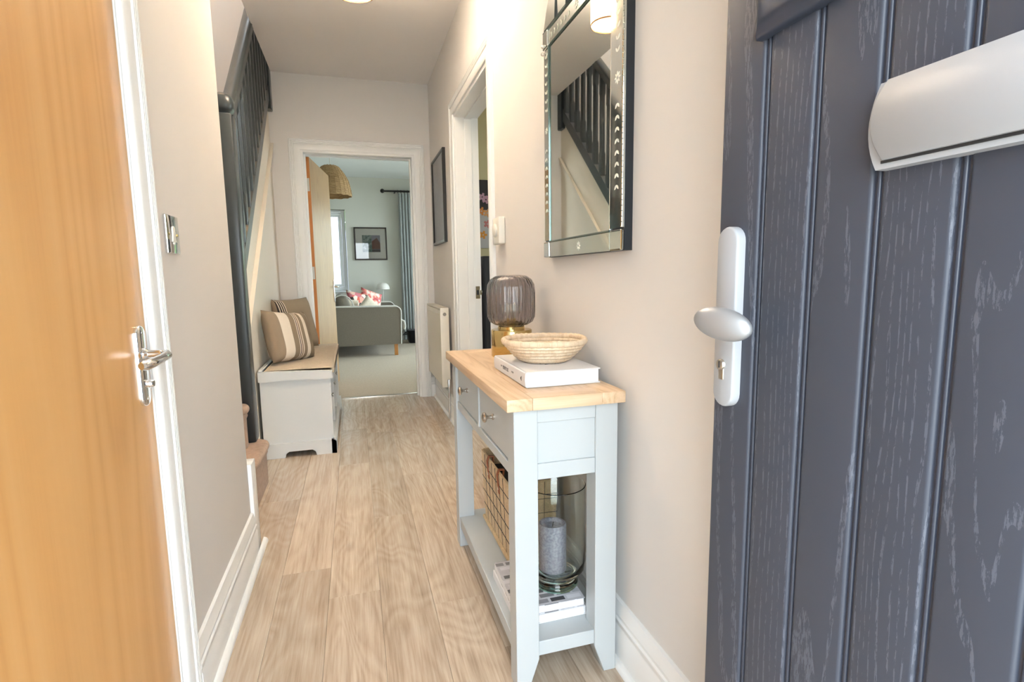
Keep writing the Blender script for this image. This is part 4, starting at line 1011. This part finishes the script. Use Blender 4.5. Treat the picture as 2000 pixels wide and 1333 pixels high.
struct('ceiling', B(-2.42, 2.55, 4.57, YB+0.16, 2.50, 2.7), M_LCEIL, 'cool white ceiling of the lounge', 'ceiling')
struct('floor', B(-2.42, 2.55, 4.575, YB+0.16, -0.2, 0.004), M_CARPET, 'beige carpet of the lounge beyond the doorway', 'carpet')
t = thing('baseboard_far', 'white baseboard along the lounge back wall', 'baseboard', (0, YB, 0), kind='structure')
obj('board', prism(nb(), [(YB-u, v+0.004) for u, v in BASE], 'X', -2.3, 0.86), M_WHITE, t)
M_UPVC = plain('white_window_frame', hexc(240, 243, 245), 0.3)
M_PANE = thin_glass('window_glass', (0.97, 0.99, 0.98, 1), 0.05)
def window(name, label, x0, x1, z0, z1, lights):
    t = thing(name, label, 'window', ((x0+x1)/2, YB+0.08, z0), kind='structure'); mk = lambda u, v, d: (u, YB+0.09-d, v)
    pf_ = [(0, -0.03), (0, 0.020), (-0.006, 0.030), (-0.055, 0.030), (-0.055, -0.03)]
    obj('frame', sweep(nb(), pf_, rect_path(x0, x1, z0, z1), mk, closed=True), M_UPVC, t)
    w = (x1-x0-0.11)/lights
    for k in range(lights):
        a, b = x0+0.055+k*w, x0+0.055+(k+1)*w
        sa = obj('sash', sweep(nb(), [(0, -0.02), (0, 0.036), (-0.010, 0.042), (-0.036, 0.042), (-0.044, 0.030), (-0.044, -0.02)], rect_path(a+0.002, b-0.002, z0+0.057, z1-0.057), mk, closed=True), M_UPVC, t)
        obj('pane', B(a+0.04, b-0.04, YB+0.09, YB+0.094, z0+0.095, z1-0.095), M_PANE, sa, smooth=0)
        obj('handle', B(b-0.030, b-0.018, YB+0.025, YB+0.048, (z0+z1)/2-0.06, (z0+z1)/2+0.02, bev=0.004), M_UPVC, sa)
    return t
wt = window('window_1', 'narrow white framed lounge window looking onto the garden', -0.975, -0.088, 0.803, 2.017, 2)
obj('trickle_vent', B(-0.50, -0.15, YB+0.045, YB+0.062, 1.968, 1.992, bev=0.003), M_UPVC, wt)
struct('window_sill', B(-1.02, -0.05, YB-0.035, YB+0.09, 0.782, 0.803, bev=0.006), M_UPVC, 'white window sill under the lounge window', 'window sill')
window('window_2', 'tall white framed garden doors behind the grey curtain', 0.865, 2.245, 0.005, 2.095, 2)
t = thing('added_window_3', 'wide added lounge side window out of view on the right', 'window', (2.5, 6.6, 0.75), kind='structure')  # added unseen window, lets more daylight into the lounge
fr_ = obj('frame', sweep(nb(), [(0, -0.03), (0, 0.03), (-0.06, 0.03), (-0.06, -0.03)], rect_path(5.2, 8.0, 0.35, 2.25), lambda u, v, d: (2.48-d, u, v), closed=True), M_UPVC, t)
obj('pane', B(2.478, 2.482, 5.255, 7.945, 0.405, 2.195), M_PANE, fr_, smooth=0)
# lounge door leaf, open into the lounge
ang = math.radians(82)
ldo = thing('door_3', 'oak veneer lounge door standing open into the lounge', 'door', (-0.332, 4.574, 0), (0, 0, ang), kind='structure')
M_VEN2 = oak('oak_veneer_lounge', hexc(186, 152, 104), hexc(172, 136, 86), hexc(146, 108, 62), 'Z', 0.38, 1.6, 0.45, 0.02, 0.04, med_w=0.2)
obj('leaf', B(0.0, 0.80, -0.040, 0.0, 0.010, 1.952, bev=0.001, seg=1), M_VEN2, ldo, local=True)
obj('lipping', B(-0.0022, -0.0002, -0.0395, -0.0005, 0.010, 1.952), plain('oak_lipping', hexc(186, 116, 52), 0.4), ldo, local=True)
for z in (0.25, 1.05, 1.74): obj('hinge', B(-0.0045, -0.002, -0.034, 0.004, z-0.05, z+0.05, bev=0.001, seg=1), M_STEEL, ldo, local=True)
hpl = obj('handle_plate', B(0.735, 0.770, -0.049, -0.040, 0.78, 0.99, bev=0.004), M_CHROME, ldo, local=True)
obj('lever', tube(nb(), [(0.752, -0.045, 0.925), (0.752, -0.085, 0.925), (0.745, -0.093, 0.925), (0.70, -0.095, 0.925), (0.64, -0.090, 0.924)], 0.008, 12), M_CHROME, hpl, local=True)

# sofa faces right (+x); near arm shows its outer side
so = thing('sofa', 'grey fabric sofa seen from its arm end in the lounge', 'sofa', (0.1, 7.6, 0))
M_SOFA = fabric('grey_sofa_fabric', hexc(126, 120, 108), 600, 0.5, 0.95, 0.08)
M_PIPE = fabric('pale_piping', hexc(214, 214, 206), 600, 0.3)
sx0, sx1 = -0.42, 0.555
def arm_poly(x0, x1, z0, z1, r):
    return [(x0, z0), (x1-0.012, z0)] + [(x1-r+r*math.cos(i*PI/12), z1-r+r*math.sin(i*PI/12)) for i in range(7)] + [(x0, z1+0.012)]
for y0, y1 in ((6.88, 7.03), (8.09, 8.24)):
    ar = obj('arm', prism(nb(), arm_poly(sx0, sx1, 0.15, 0.632, 0.07), 'Y', y0, y1), M_SOFA, so)
    for yy in (y0, y1):
        P = arm_poly(sx0, sx1, 0.15, 0.632, 0.07)[1:]; obj('piping', tube(nb(), [(u, yy, v) for u, v in P], 0.008, 6), M_PIPE, ar)
obj('seat_base', B(sx0, sx1-0.06, 7.03, 8.09, 0.15, 0.30, bev=0.02), M_SOFA, so)
bm = nb(); box(bm, sx0+0.2, sx1+0.055, 7.035, 8.085, 0.30, 0.45, bev=0.05, seg=4); sc_ = obj('seat_cushion', bm, M_SOFA, so)
obj('piping', tube(nb(), [(sx1+0.05, 7.04, 0.30+0.02), (sx1+0.062, 7.04, 0.36), (sx1+0.05, 7.04, 0.43), (sx1+0.0, 7.04, 0.452)], 0.010, 6), M_PIPE, sc_)
obj('backrest', prism(nb(), [(sx0-0.03, 0.15), (sx0+0.17, 0.15), (sx0+0.12, 0.66), (sx0+0.06, 0.72), (sx0-0.05, 0.70)], 'Y', 6.88, 8.24), M_SOFA, so)
for y0, y1 in ((7.04, 7.55), (7.57, 8.08)):
    bm = nb(); box(bm, -0.085, 0.085, -(y1-y0)/2, (y1-y0)/2, -0.20, 0.20, bev=0.07, seg=4); bm.transform(Matrix.Translation((-0.14, (y0+y1)/2, 0.60)) @ Matrix.Rotation(math.radians(-14), 4, 'Y'))
    bc = obj('back_cushion', bm, M_SOFA, so)
    P = [(-0.14+0.16*math.cos(t)*0.9-0.02, y0-0.004, 0.60+0.185*math.sin(t)) for t in [PI*0.95-k*PI/9 for k in range(9)]]
    obj('piping', tube(nb(), P, 0.008, 6), M_PIPE, bc)
for x, y in ((sx1-0.075, 6.91), (sx1-0.075, 8.16), (sx0+0.04, 6.91), (sx0+0.04, 8.16)): obj('leg', B(x-0.022, x+0.022, y-0.002, y+0.042, 0.004, 0.152, bev=0.003), M_OAKLEG, so)
a = N('floral_print'); a.set(rough=0.9); v = a.coords(); vo = a.n('ShaderNodeTexVoronoi'); vo.inputs['Scale'].default_value = 16; a.l(v, vo.inputs['Vector'])
sx_ = a.n('ShaderNodeSeparateColor'); a.l(vo.outputs['Color'], sx_.inputs[0])
a.col(a.ramp(sx_.outputs[0], [(0.15, hexc(226, 214, 200)), (0.35, hexc(206, 90, 50)), (0.6, hexc(222, 130, 140)), (0.8, hexc(60, 48, 44))])); M_FLORAL = a.m
M_CREAMF = fabric('cream_cushion', hexc(214, 204, 184), 600, 0.4)
a = N('pink_floral_print'); a.set(rough=0.9); v = a.coords(); n_ = a.noise(v, 14, 3); a.col(a.ramp(n_, [(0.4, hexc(226, 216, 204)), (0.52, hexc(222, 140, 120)), (0.62, hexc(196, 70, 90)), (0.7, hexc(232, 222, 210))])); M_PINK = a.m
for lab, x, y, z, rot, w, h, m_ in (('dark orange floral cushion on the lounge sofa', 0.04, 7.48, 0.655, (-0.5, 0.25, 0.5), 0.34, 0.34, M_FLORAL), ('pale pink floral cushion on the lounge sofa', 0.21, 7.70, 0.665, (-0.4, 0.35, 0.45), 0.34, 0.34, M_PINK), ('plain cream cushion nearest the sofa arm', 0.17, 7.13, 0.595, (-0.35, 0.78, 0.2), 0.27, 0.27, M_CREAMF), ('plain cream cushion leaning behind the sofa arm', -0.09, 7.19, 0.61, (-0.35, 0.2, 0.25), 0.26, 0.26, M_CREAMF)):
    t = thing('throw_pillow', lab, 'cushion', (x, y, z), rot, 'cushions on the lounge sofa'); obj('cover', pillow(w, h, 0.12, 12), m_, t, local=True, smooth=180)
# mushroom floor lamp
fx, fy = 0.42, 8.40
fl_ = thing('mushroom_lamp', 'white mushroom dome lamp standing behind the sofa', 'lamp', (fx, fy, 0.004))
M_LAMPW = plain('white_lamp_metal', hexc(240, 238, 232), 0.35)
obj('dome', lathe(nb(), [(0.098, 0.815), (0.100, 0.817), (0.096, 0.850), (0.080, 0.885), (0.052, 0.908), (0, 0.917), (0, 0.914), (0.050, 0.904), (0.077, 0.882), (0.093, 0.849), (0.098, 0.815)], (fx, fy, 0), 36), M_LAMPW, fl_)
obj('pole', tube(nb(), [(fx, fy, 0.02), (fx, fy, 0.45), (fx, fy, 0.90)], 0.006, 10), M_LAMPW, fl_)
obj('base', lathe(nb(), [(0, 0.004), (0.09, 0.004), (0.09, 0.014), (0.07, 0.022), (0, 0.024)], (fx, fy, 0), 32), M_LAMPW, fl_)
# black bag
bgx, bgy = 0.865, 8.14
bgt = thing('floor_bag', 'black soft bag on the carpet below the grey curtain', 'bag', (bgx, bgy, 0.004))
M_BAG = fabric('black_bag_cloth', hexc(24, 25, 28), 400, 0.5)
obj('body', sq_loft([(0.105, 0.004, 0.5), (0.115, 0.03, 0.45), (0.125, 0.12, 0.5), (0.128, 0.185, 0.55), (0.118, 0.200, 0.6), (0.06, 0.19, 0.8)], (bgx, bgy)), M_BAG, bgt)
obj('strap', tube(nb(), [(bgx-0.10, bgy-0.06, 0.185), (bgx-0.16, bgy-0.08, 0.17), (bgx-0.20, bgy-0.08, 0.135), (bgx-0.15, bgy-0.09, 0.145), (bgx-0.11, bgy-0.07, 0.15)], 0.012, 8), M_BAG, bgt)
# picture on lounge wall
mkB = lambda u, v, d: (u, YB-d, v)
lpic = thing('framed_picture', 'dark framed landscape picture with wide white mount on the lounge wall', 'picture', (0.27, YB, 1.51))
obj('frame', sweep(nb(), [(0, 0), (0, 0.02), (0.004, 0.026), (0.016, 0.026), (0.020, 0.02), (0.020, 0)], rect_path(0.050, 0.496, 1.284, 1.740), mkB, closed=True), plain('dark_walnut', hexc(46, 34, 28), 0.4), lpic)
obj('mount', B(0.050, 0.496, YB-0.010, YB-0.002, 1.284, 1.740), plain('picture_mount', hexc(240, 240, 234), 0.8), lpic)
a = N('landscape_print'); a.set(rough=0.6); v = a.coords(); n_ = a.noise(v, 22, 5, 0.6); a.col(a.ramp(n_, [(0.35, hexc(70, 96, 90)), (0.5, hexc(122, 146, 138)), (0.65, hexc(180, 192, 190))])); 
im = obj('print', B(0.150, 0.415, YB-0.012, YB-0.010, 1.385, 1.640), a.m, lpic)
obj('print_field', B(0.290, 0.415, YB-0.0128, YB-0.012, 1.385, 1.640), plain('print_sky', hexc(150, 150, 166), 0.6), im)
obj('print_hut', prism(nb(), [(0.290, 1.43), (0.415, 1.43), (0.415, 1.52), (0.365, 1.60), (0.290, 1.545)], 'Y', YB-0.0136, YB-0.0128), plain('print_rust', hexc(112, 62, 44), 0.6), im)
obj('print_ground', B(0.290, 0.415, YB-0.0142, YB-0.0136, 1.385, 1.425), plain('print_dark', hexc(44, 36, 34), 0.6), im)
obj('glazing', B(0.050, 0.496, YB-0.0175, YB-0.016, 1.284, 1.740), thin_glass('picture_glass', (1, 1, 1, 1), 0.034), lpic)
# curtain and rod
cr_ = thing('curtain_rod', 'black curtain pole with ball end on the lounge wall', 'curtain rod', (1.4, YB-0.10, 2.295))
obj('pole', tube(nb(), [(0.50, YB-0.10, 2.295), (1.5, YB-0.10, 2.295), (2.4, YB-0.10, 2.295)], 0.014, 14), M_BLACK, cr_)
bm = nb(); bmesh.ops.create_uvsphere(bm, u_segments=18, v_segments=12, radius=0.032); bm.transform(Matrix.Translation((0.475, YB-0.10, 2.295))); obj('finial', bm, M_BLACK, cr_, smooth=180)
obj('bracket', tube(nb(), [(0.66, YB, 2.28), (0.66, YB-0.06, 2.28), (0.66, YB-0.10, 2.283)], 0.010, 8), M_BLACK, cr_)
for x in (0.705, 0.75, 0.80, 0.85, 0.90, 0.95, 1.0): obj('ring', tube(nb(), [(x, YB-0.10+0.024*math.cos(k*PI/8), 2.290+0.024*math.sin(k*PI/8)) for k in range(16)], 0.0035, 6, closed=True), M_BLACK, cr_)
def curtain_bm(x0, x1):
    bm = nb(); nx, nz_ = 120, 24; F = []; K = []
    for j in range(nz_+1):
        z = 0.02 + (2.262-0.02)*j/nz_; r1 = []; r2 = []
        for i in range(nx+1):
            u = i/nx; amp = 0.034*(0.75+0.25*math.sin(3*j/nz_)); ph = 2*PI*u*8 + 0.35*math.sin(2.2*j/nz_)
            y = YB-0.105 + amp*math.sin(ph); x = x0+(x1-x0)*u + 0.010*math.cos(ph)
            r1.append(bm.verts.new((x, y, z))); r2.append(bm.verts.new((x, y+0.004, z)))
        F.append(r1); K.append(r2)
    for j in range(nz_):
        for i in range(nx):
            bm.faces.new((F[j][i], F[j][i+1], F[j+1][i+1], F[j+1][i])); bm.faces.new((K[j][i], K[j+1][i], K[j+1][i+1], K[j][i+1]))
        bm.faces.new((F[j][0], F[j+1][0], K[j+1][0], K[j][0])); bm.faces.new((F[j][nx], K[j][nx], K[j+1][nx], F[j+1][nx]))
    bmesh.ops.recalc_face_normals(bm, faces=bm.faces[:]); return bm
cu = obj('curtain', curtain_bm(0.70, 1.06), fabric('grey_curtain_cloth', hexc(170, 176, 176), 500, 0.3), None, origin=(0.88, YB-0.105, 0.02), smooth=180)
tag(cu, 'pleated grey floor length curtain hanging from the black pole', 'curtain')
# rattan pendant
px, py = -0.213, 7.02
rp = thing('rattan_pendant', 'woven rattan dome pendant lamp under the lounge ceiling', 'pendant light', (px, py, 2.50))
M_RAT = oak('rattan', hexc(206, 178, 134), hexc(186, 154, 110), hexc(140, 108, 70), 'X', 0.7, 2.0, 0.4, 0.2, 0.1)
dome = [(0.075, 2.355), (0.11, 2.335), (0.16, 2.265), (0.20, 2.19), (0.225, 2.10), (0.235, 2.02), (0.235, 2.00)]
def dome_at(t):
    s = t*(len(dome)-1); i = min(int(s), len(dome)-2); f_ = s-i; return (dome[i][0]*(1-f_)+dome[i+1][0]*f_, dome[i][1]*(1-f_)+dome[i+1][1]*f_)
sh_ = obj('shade', lathe(nb(), [(r, z) for r, z in dome] + [(r-0.004, z) for r, z in reversed(dome)] + [dome[0]], (px, py, 0), 48), M_RAT, rp)
for k in range(22):
    r, z = dome_at(k/21); obj('cane_ring', tube(nb(), [(px+(r+0.002)*math.cos(t*PI/20), py+(r+0.002)*math.sin(t*PI/20), z+0.004*math.sin(t*2.1+k)) for t in range(40)], 0.0042, 5, closed=True), M_RAT, sh_)
for k in range(24):
    a_ = 2*PI*k/24; obj('cane_rib', tube(nb(), [(px+(dome_at(q/8)[0]+0.004)*math.cos(a_), py+(dome_at(q/8)[0]+0.004)*math.sin(a_), dome_at(q/8)[1]) for q in range(9)], 0.0035, 5), M_RAT, sh_)
obj('cord', tube(nb(), [(px, py, 2.345), (px, py, 2.42), (px, py, 2.49)], 0.003, 6), M_PLASTIC, rp)
obj('ceiling_rose', lathe(nb(), [(0.045, 0), (0.045, -0.012), (0.020, -0.020), (0, -0.020)], (px, py, 2.50), 24), M_PLASTIC, rp)
obj('top_plate', lathe(nb(), [(0, 2.352), (0.074, 2.352), (0.074, 2.346), (0, 2.346)], (px, py, 0), 24), M_RAT, rp)

# ================================================================== KITCHEN (a sliver seen past the right doorway)
bm = nb(); box(bm, 3.05, 3.2, 1.2, 2.2, 0, 2.52); box(bm, 3.05, 3.2, 3.8, 4.43, 0, 2.52); box(bm, 3.05, 3.2, 2.2, 3.8, 0, 0.9); box(bm, 3.05, 3.2, 2.2, 3.8, 2.1, 2.52); box(bm, 0.775, 3.2, 1.08, 1.2, 0, 2.52); box(bm, 2.55, 3.2, 4.43, 4.57, 0, 2.52)
struct('wall_kitchen', bm, M_KWALL, 'kitchen walls around the added kitchen window', 'wall')
struct('ceiling', B(0.775, 3.2, 1.08, 4.57, 2.521, 2.7), M_LCEIL, 'white kitchen ceiling', 'ceiling')
t = thing('added_window_4', 'added kitchen window out of view past the right doorway', 'window', (3.1, 3.0, 0.9), kind='structure')  # added unseen window so that daylight enters the kitchen
fr_ = obj('frame', sweep(nb(), [(0, -0.03), (0, 0.03), (-0.06, 0.03), (-0.06, -0.03)], rect_path(2.2, 3.8, 0.9, 2.1), lambda u, v, d: (3.12-d, u, v), closed=True), M_UPVC, t)
obj('pane', B(3.118, 3.122, 2.255, 3.745, 0.955, 2.045), M_PANE, fr_, smooth=0)
kp = thing('floral_poster', 'dark floral poster on the kitchen wall seen through the doorway gap', 'poster', (1.18, 4.43, 1.5))
obj('sheet', B(1.00, 1.42, 4.421, 4.4295, 1.24, 1.80), plain('poster_dark', hexc(58, 48, 46), 0.6), kp)
obj('pale_half', B(1.001, 1.419, 4.4195, 4.4212, 1.24, 1.555), plain('poster_pale', hexc(190, 180, 172), 0.6), kp)
for x, z, m_ in ((1.06, 1.66, hexc(196, 150, 160)), (1.09, 1.64, hexc(190, 140, 150)), (1.05, 1.545, hexc(210, 130, 60)), (1.10, 1.53, hexc(214, 150, 90)), (1.06, 1.35, hexc(214, 140, 50)), (1.10, 1.44, hexc(200, 120, 110)), (1.2, 1.6, hexc(190, 140, 150))):
    bm = nb()
    for k in range(5): 
        c_, s_ = math.cos(k*PI*0.4), math.sin(k*PI*0.4); prism(bm, [(x+0.006*c_-0.012*s_, z+0.006*s_+0.012*c_), (x+0.006*c_+0.012*s_, z+0.006*s_-0.012*c_), (x+0.034*c_+0.008*s_, z+0.034*s_-0.008*c_), (x+0.034*c_-0.008*s_, z+0.034*s_+0.008*c_)], 'Y', 4.4186-0.0001*k, 4.4196)
    obj('printed_flower', bm, plain('petal_%d' % int(x*1000+z*10), m_, 0.6), kp, smooth=0)
kc = thing('tall_cabinet', 'dark kitchen cabinet below the floral poster', 'cabinet', (1.2, 4.2, 0))
M_CAB = plain('charcoal_cabinet', hexc(48, 44, 44), 0.5)
obj('body', B(0.96, 1.66, 4.02, 4.42, 0.0, 1.16, bev=0.004), M_CAB, kc)
for a_, b_ in ((0.965, 1.307), (1.313, 1.655)):
    d_ = obj('cabinet_door', B(a_, b_, 4.0, 4.02, 0.06, 1.14, bev=0.003), M_CAB, kc); obj('handle', tube(nb(), [(b_-0.04, 3.985, 0.7), (b_-0.04, 3.975, 0.75), (b_-0.04, 3.985, 0.8)], 0.005, 8), M_CHROME, d_)

# ================================================================== OUTSIDE
a = N('outside_ground'); a.set(rough=0.95); v = a.coords(); n_ = a.noise(v, 2.0, 5); a.col(a.ramp(n_, [(0.4, hexc(188, 186, 178)), (0.6, hexc(204, 202, 194))]))
struct('ground', B(-30, 30, -30, 40, -0.5, -0.21), a.m, 'pale paving around the house', 'ground')
ga = thing('garden_parasol', 'closed grey garden parasol outside the lounge window', 'parasol', (-0.33, 11.2, -0.21))
def folds():
    bm = nb(); rf = lambda t, h: 1+0.16*math.cos(9*t)
    lathe(bm, [(0.30, 0.65), (0.27, 1.2), (0.22, 1.7), (0.17, 2.05), (0.10, 2.22), (0.03, 2.30), (0, 2.31)], (-0.33, 11.2, 0), 72, 'Z', rf); return bm
obj('canopy', folds(), fabric('grey_parasol_cloth', hexc(168, 170, 190), 300, 0.2), ga, smooth=180)
obj('pole', tube(nb(), [(-0.33, 11.2, -0.21), (-0.33, 11.2, 1.0), (-0.33, 11.2, 2.36)], 0.025, 10), M_PLASTIC, ga)
def shrub(name, label, x, y, z0, rx, rz, nl, seed):
    rnd = random.Random(seed); t = thing(name, label, 'shrub', (x, y, -0.21))
    bm = nb()
    for k in range(nl):
        th_ = rnd.random()*2*PI; ph = math.acos(2*rnd.random()-1); rr = (0.5+0.5*rnd.random()**0.5)
        c = Vector((x+rx*rr*math.sin(ph)*math.cos(th_), y+rx*rr*math.sin(ph)*math.sin(th_), z0+rz*rr*math.cos(ph)))
        u = Vector((rnd.gauss(0, 1), rnd.gauss(0, 1), rnd.gauss(0, 1))).normalized(); w = u.orthogonal().normalized(); L = 0.05+0.05*rnd.random()
        vs = [bm.verts.new(c+u*L), bm.verts.new(c+w*L*0.45), bm.verts.new(c-u*L), bm.verts.new(c-w*L*0.45)]; bm.faces.new(vs)
    fo = obj('foliage', bm, plain('leaf_green', hexc(96, 140, 60), 0.6), t, smooth=0); fo['kind'] = 'stuff'
    obj('stem', tube(nb(), [(x, y, -0.21), (x+0.05, y, z0-0.3), (x, y+0.05, z0+rz*0.5)], [0.06, 0.05, 0.02], 8), plain('bark', hexc(96, 78, 60), 0.9), t)
shrub('garden_shrub', 'leafy green shrub behind the closed parasol', -0.25, 13.2, 1.7, 1.3, 1.9, 5200, 1)
shrub('garden_shrub', 'leafy green shrub left of the closed parasol', -3.2, 13.4, 1.6, 1.3, 1.9, 4200, 2)
shrub('garden_shrub', 'leafy green shrub opposite the garden doors', 3.0, 13.6, 1.5, 1.4, 1.8, 4200, 3)
fe = thing('garden_fence', 'timber garden fence behind the shrubs', 'fence', (0, 15.2, -0.21))
M_FENCE = oak('fence_timber', hexc(176, 150, 116), hexc(150, 124, 92), hexc(116, 92, 66), 'Z', 0.85, 1.0, 0.4)
fb = None
for k in range(60):
    x = -4.5+k*0.15
    if fb is None: fb = obj('fence_board', B(-0.07, 0.07, -0.01, 0.01, 0, 1.75), M_FENCE, fe, local=True); fb.location = (x, 0, 0.02)
    else: inst(fb, 'fence_board', fe, (x, 0.012*(k % 2), 0.02))
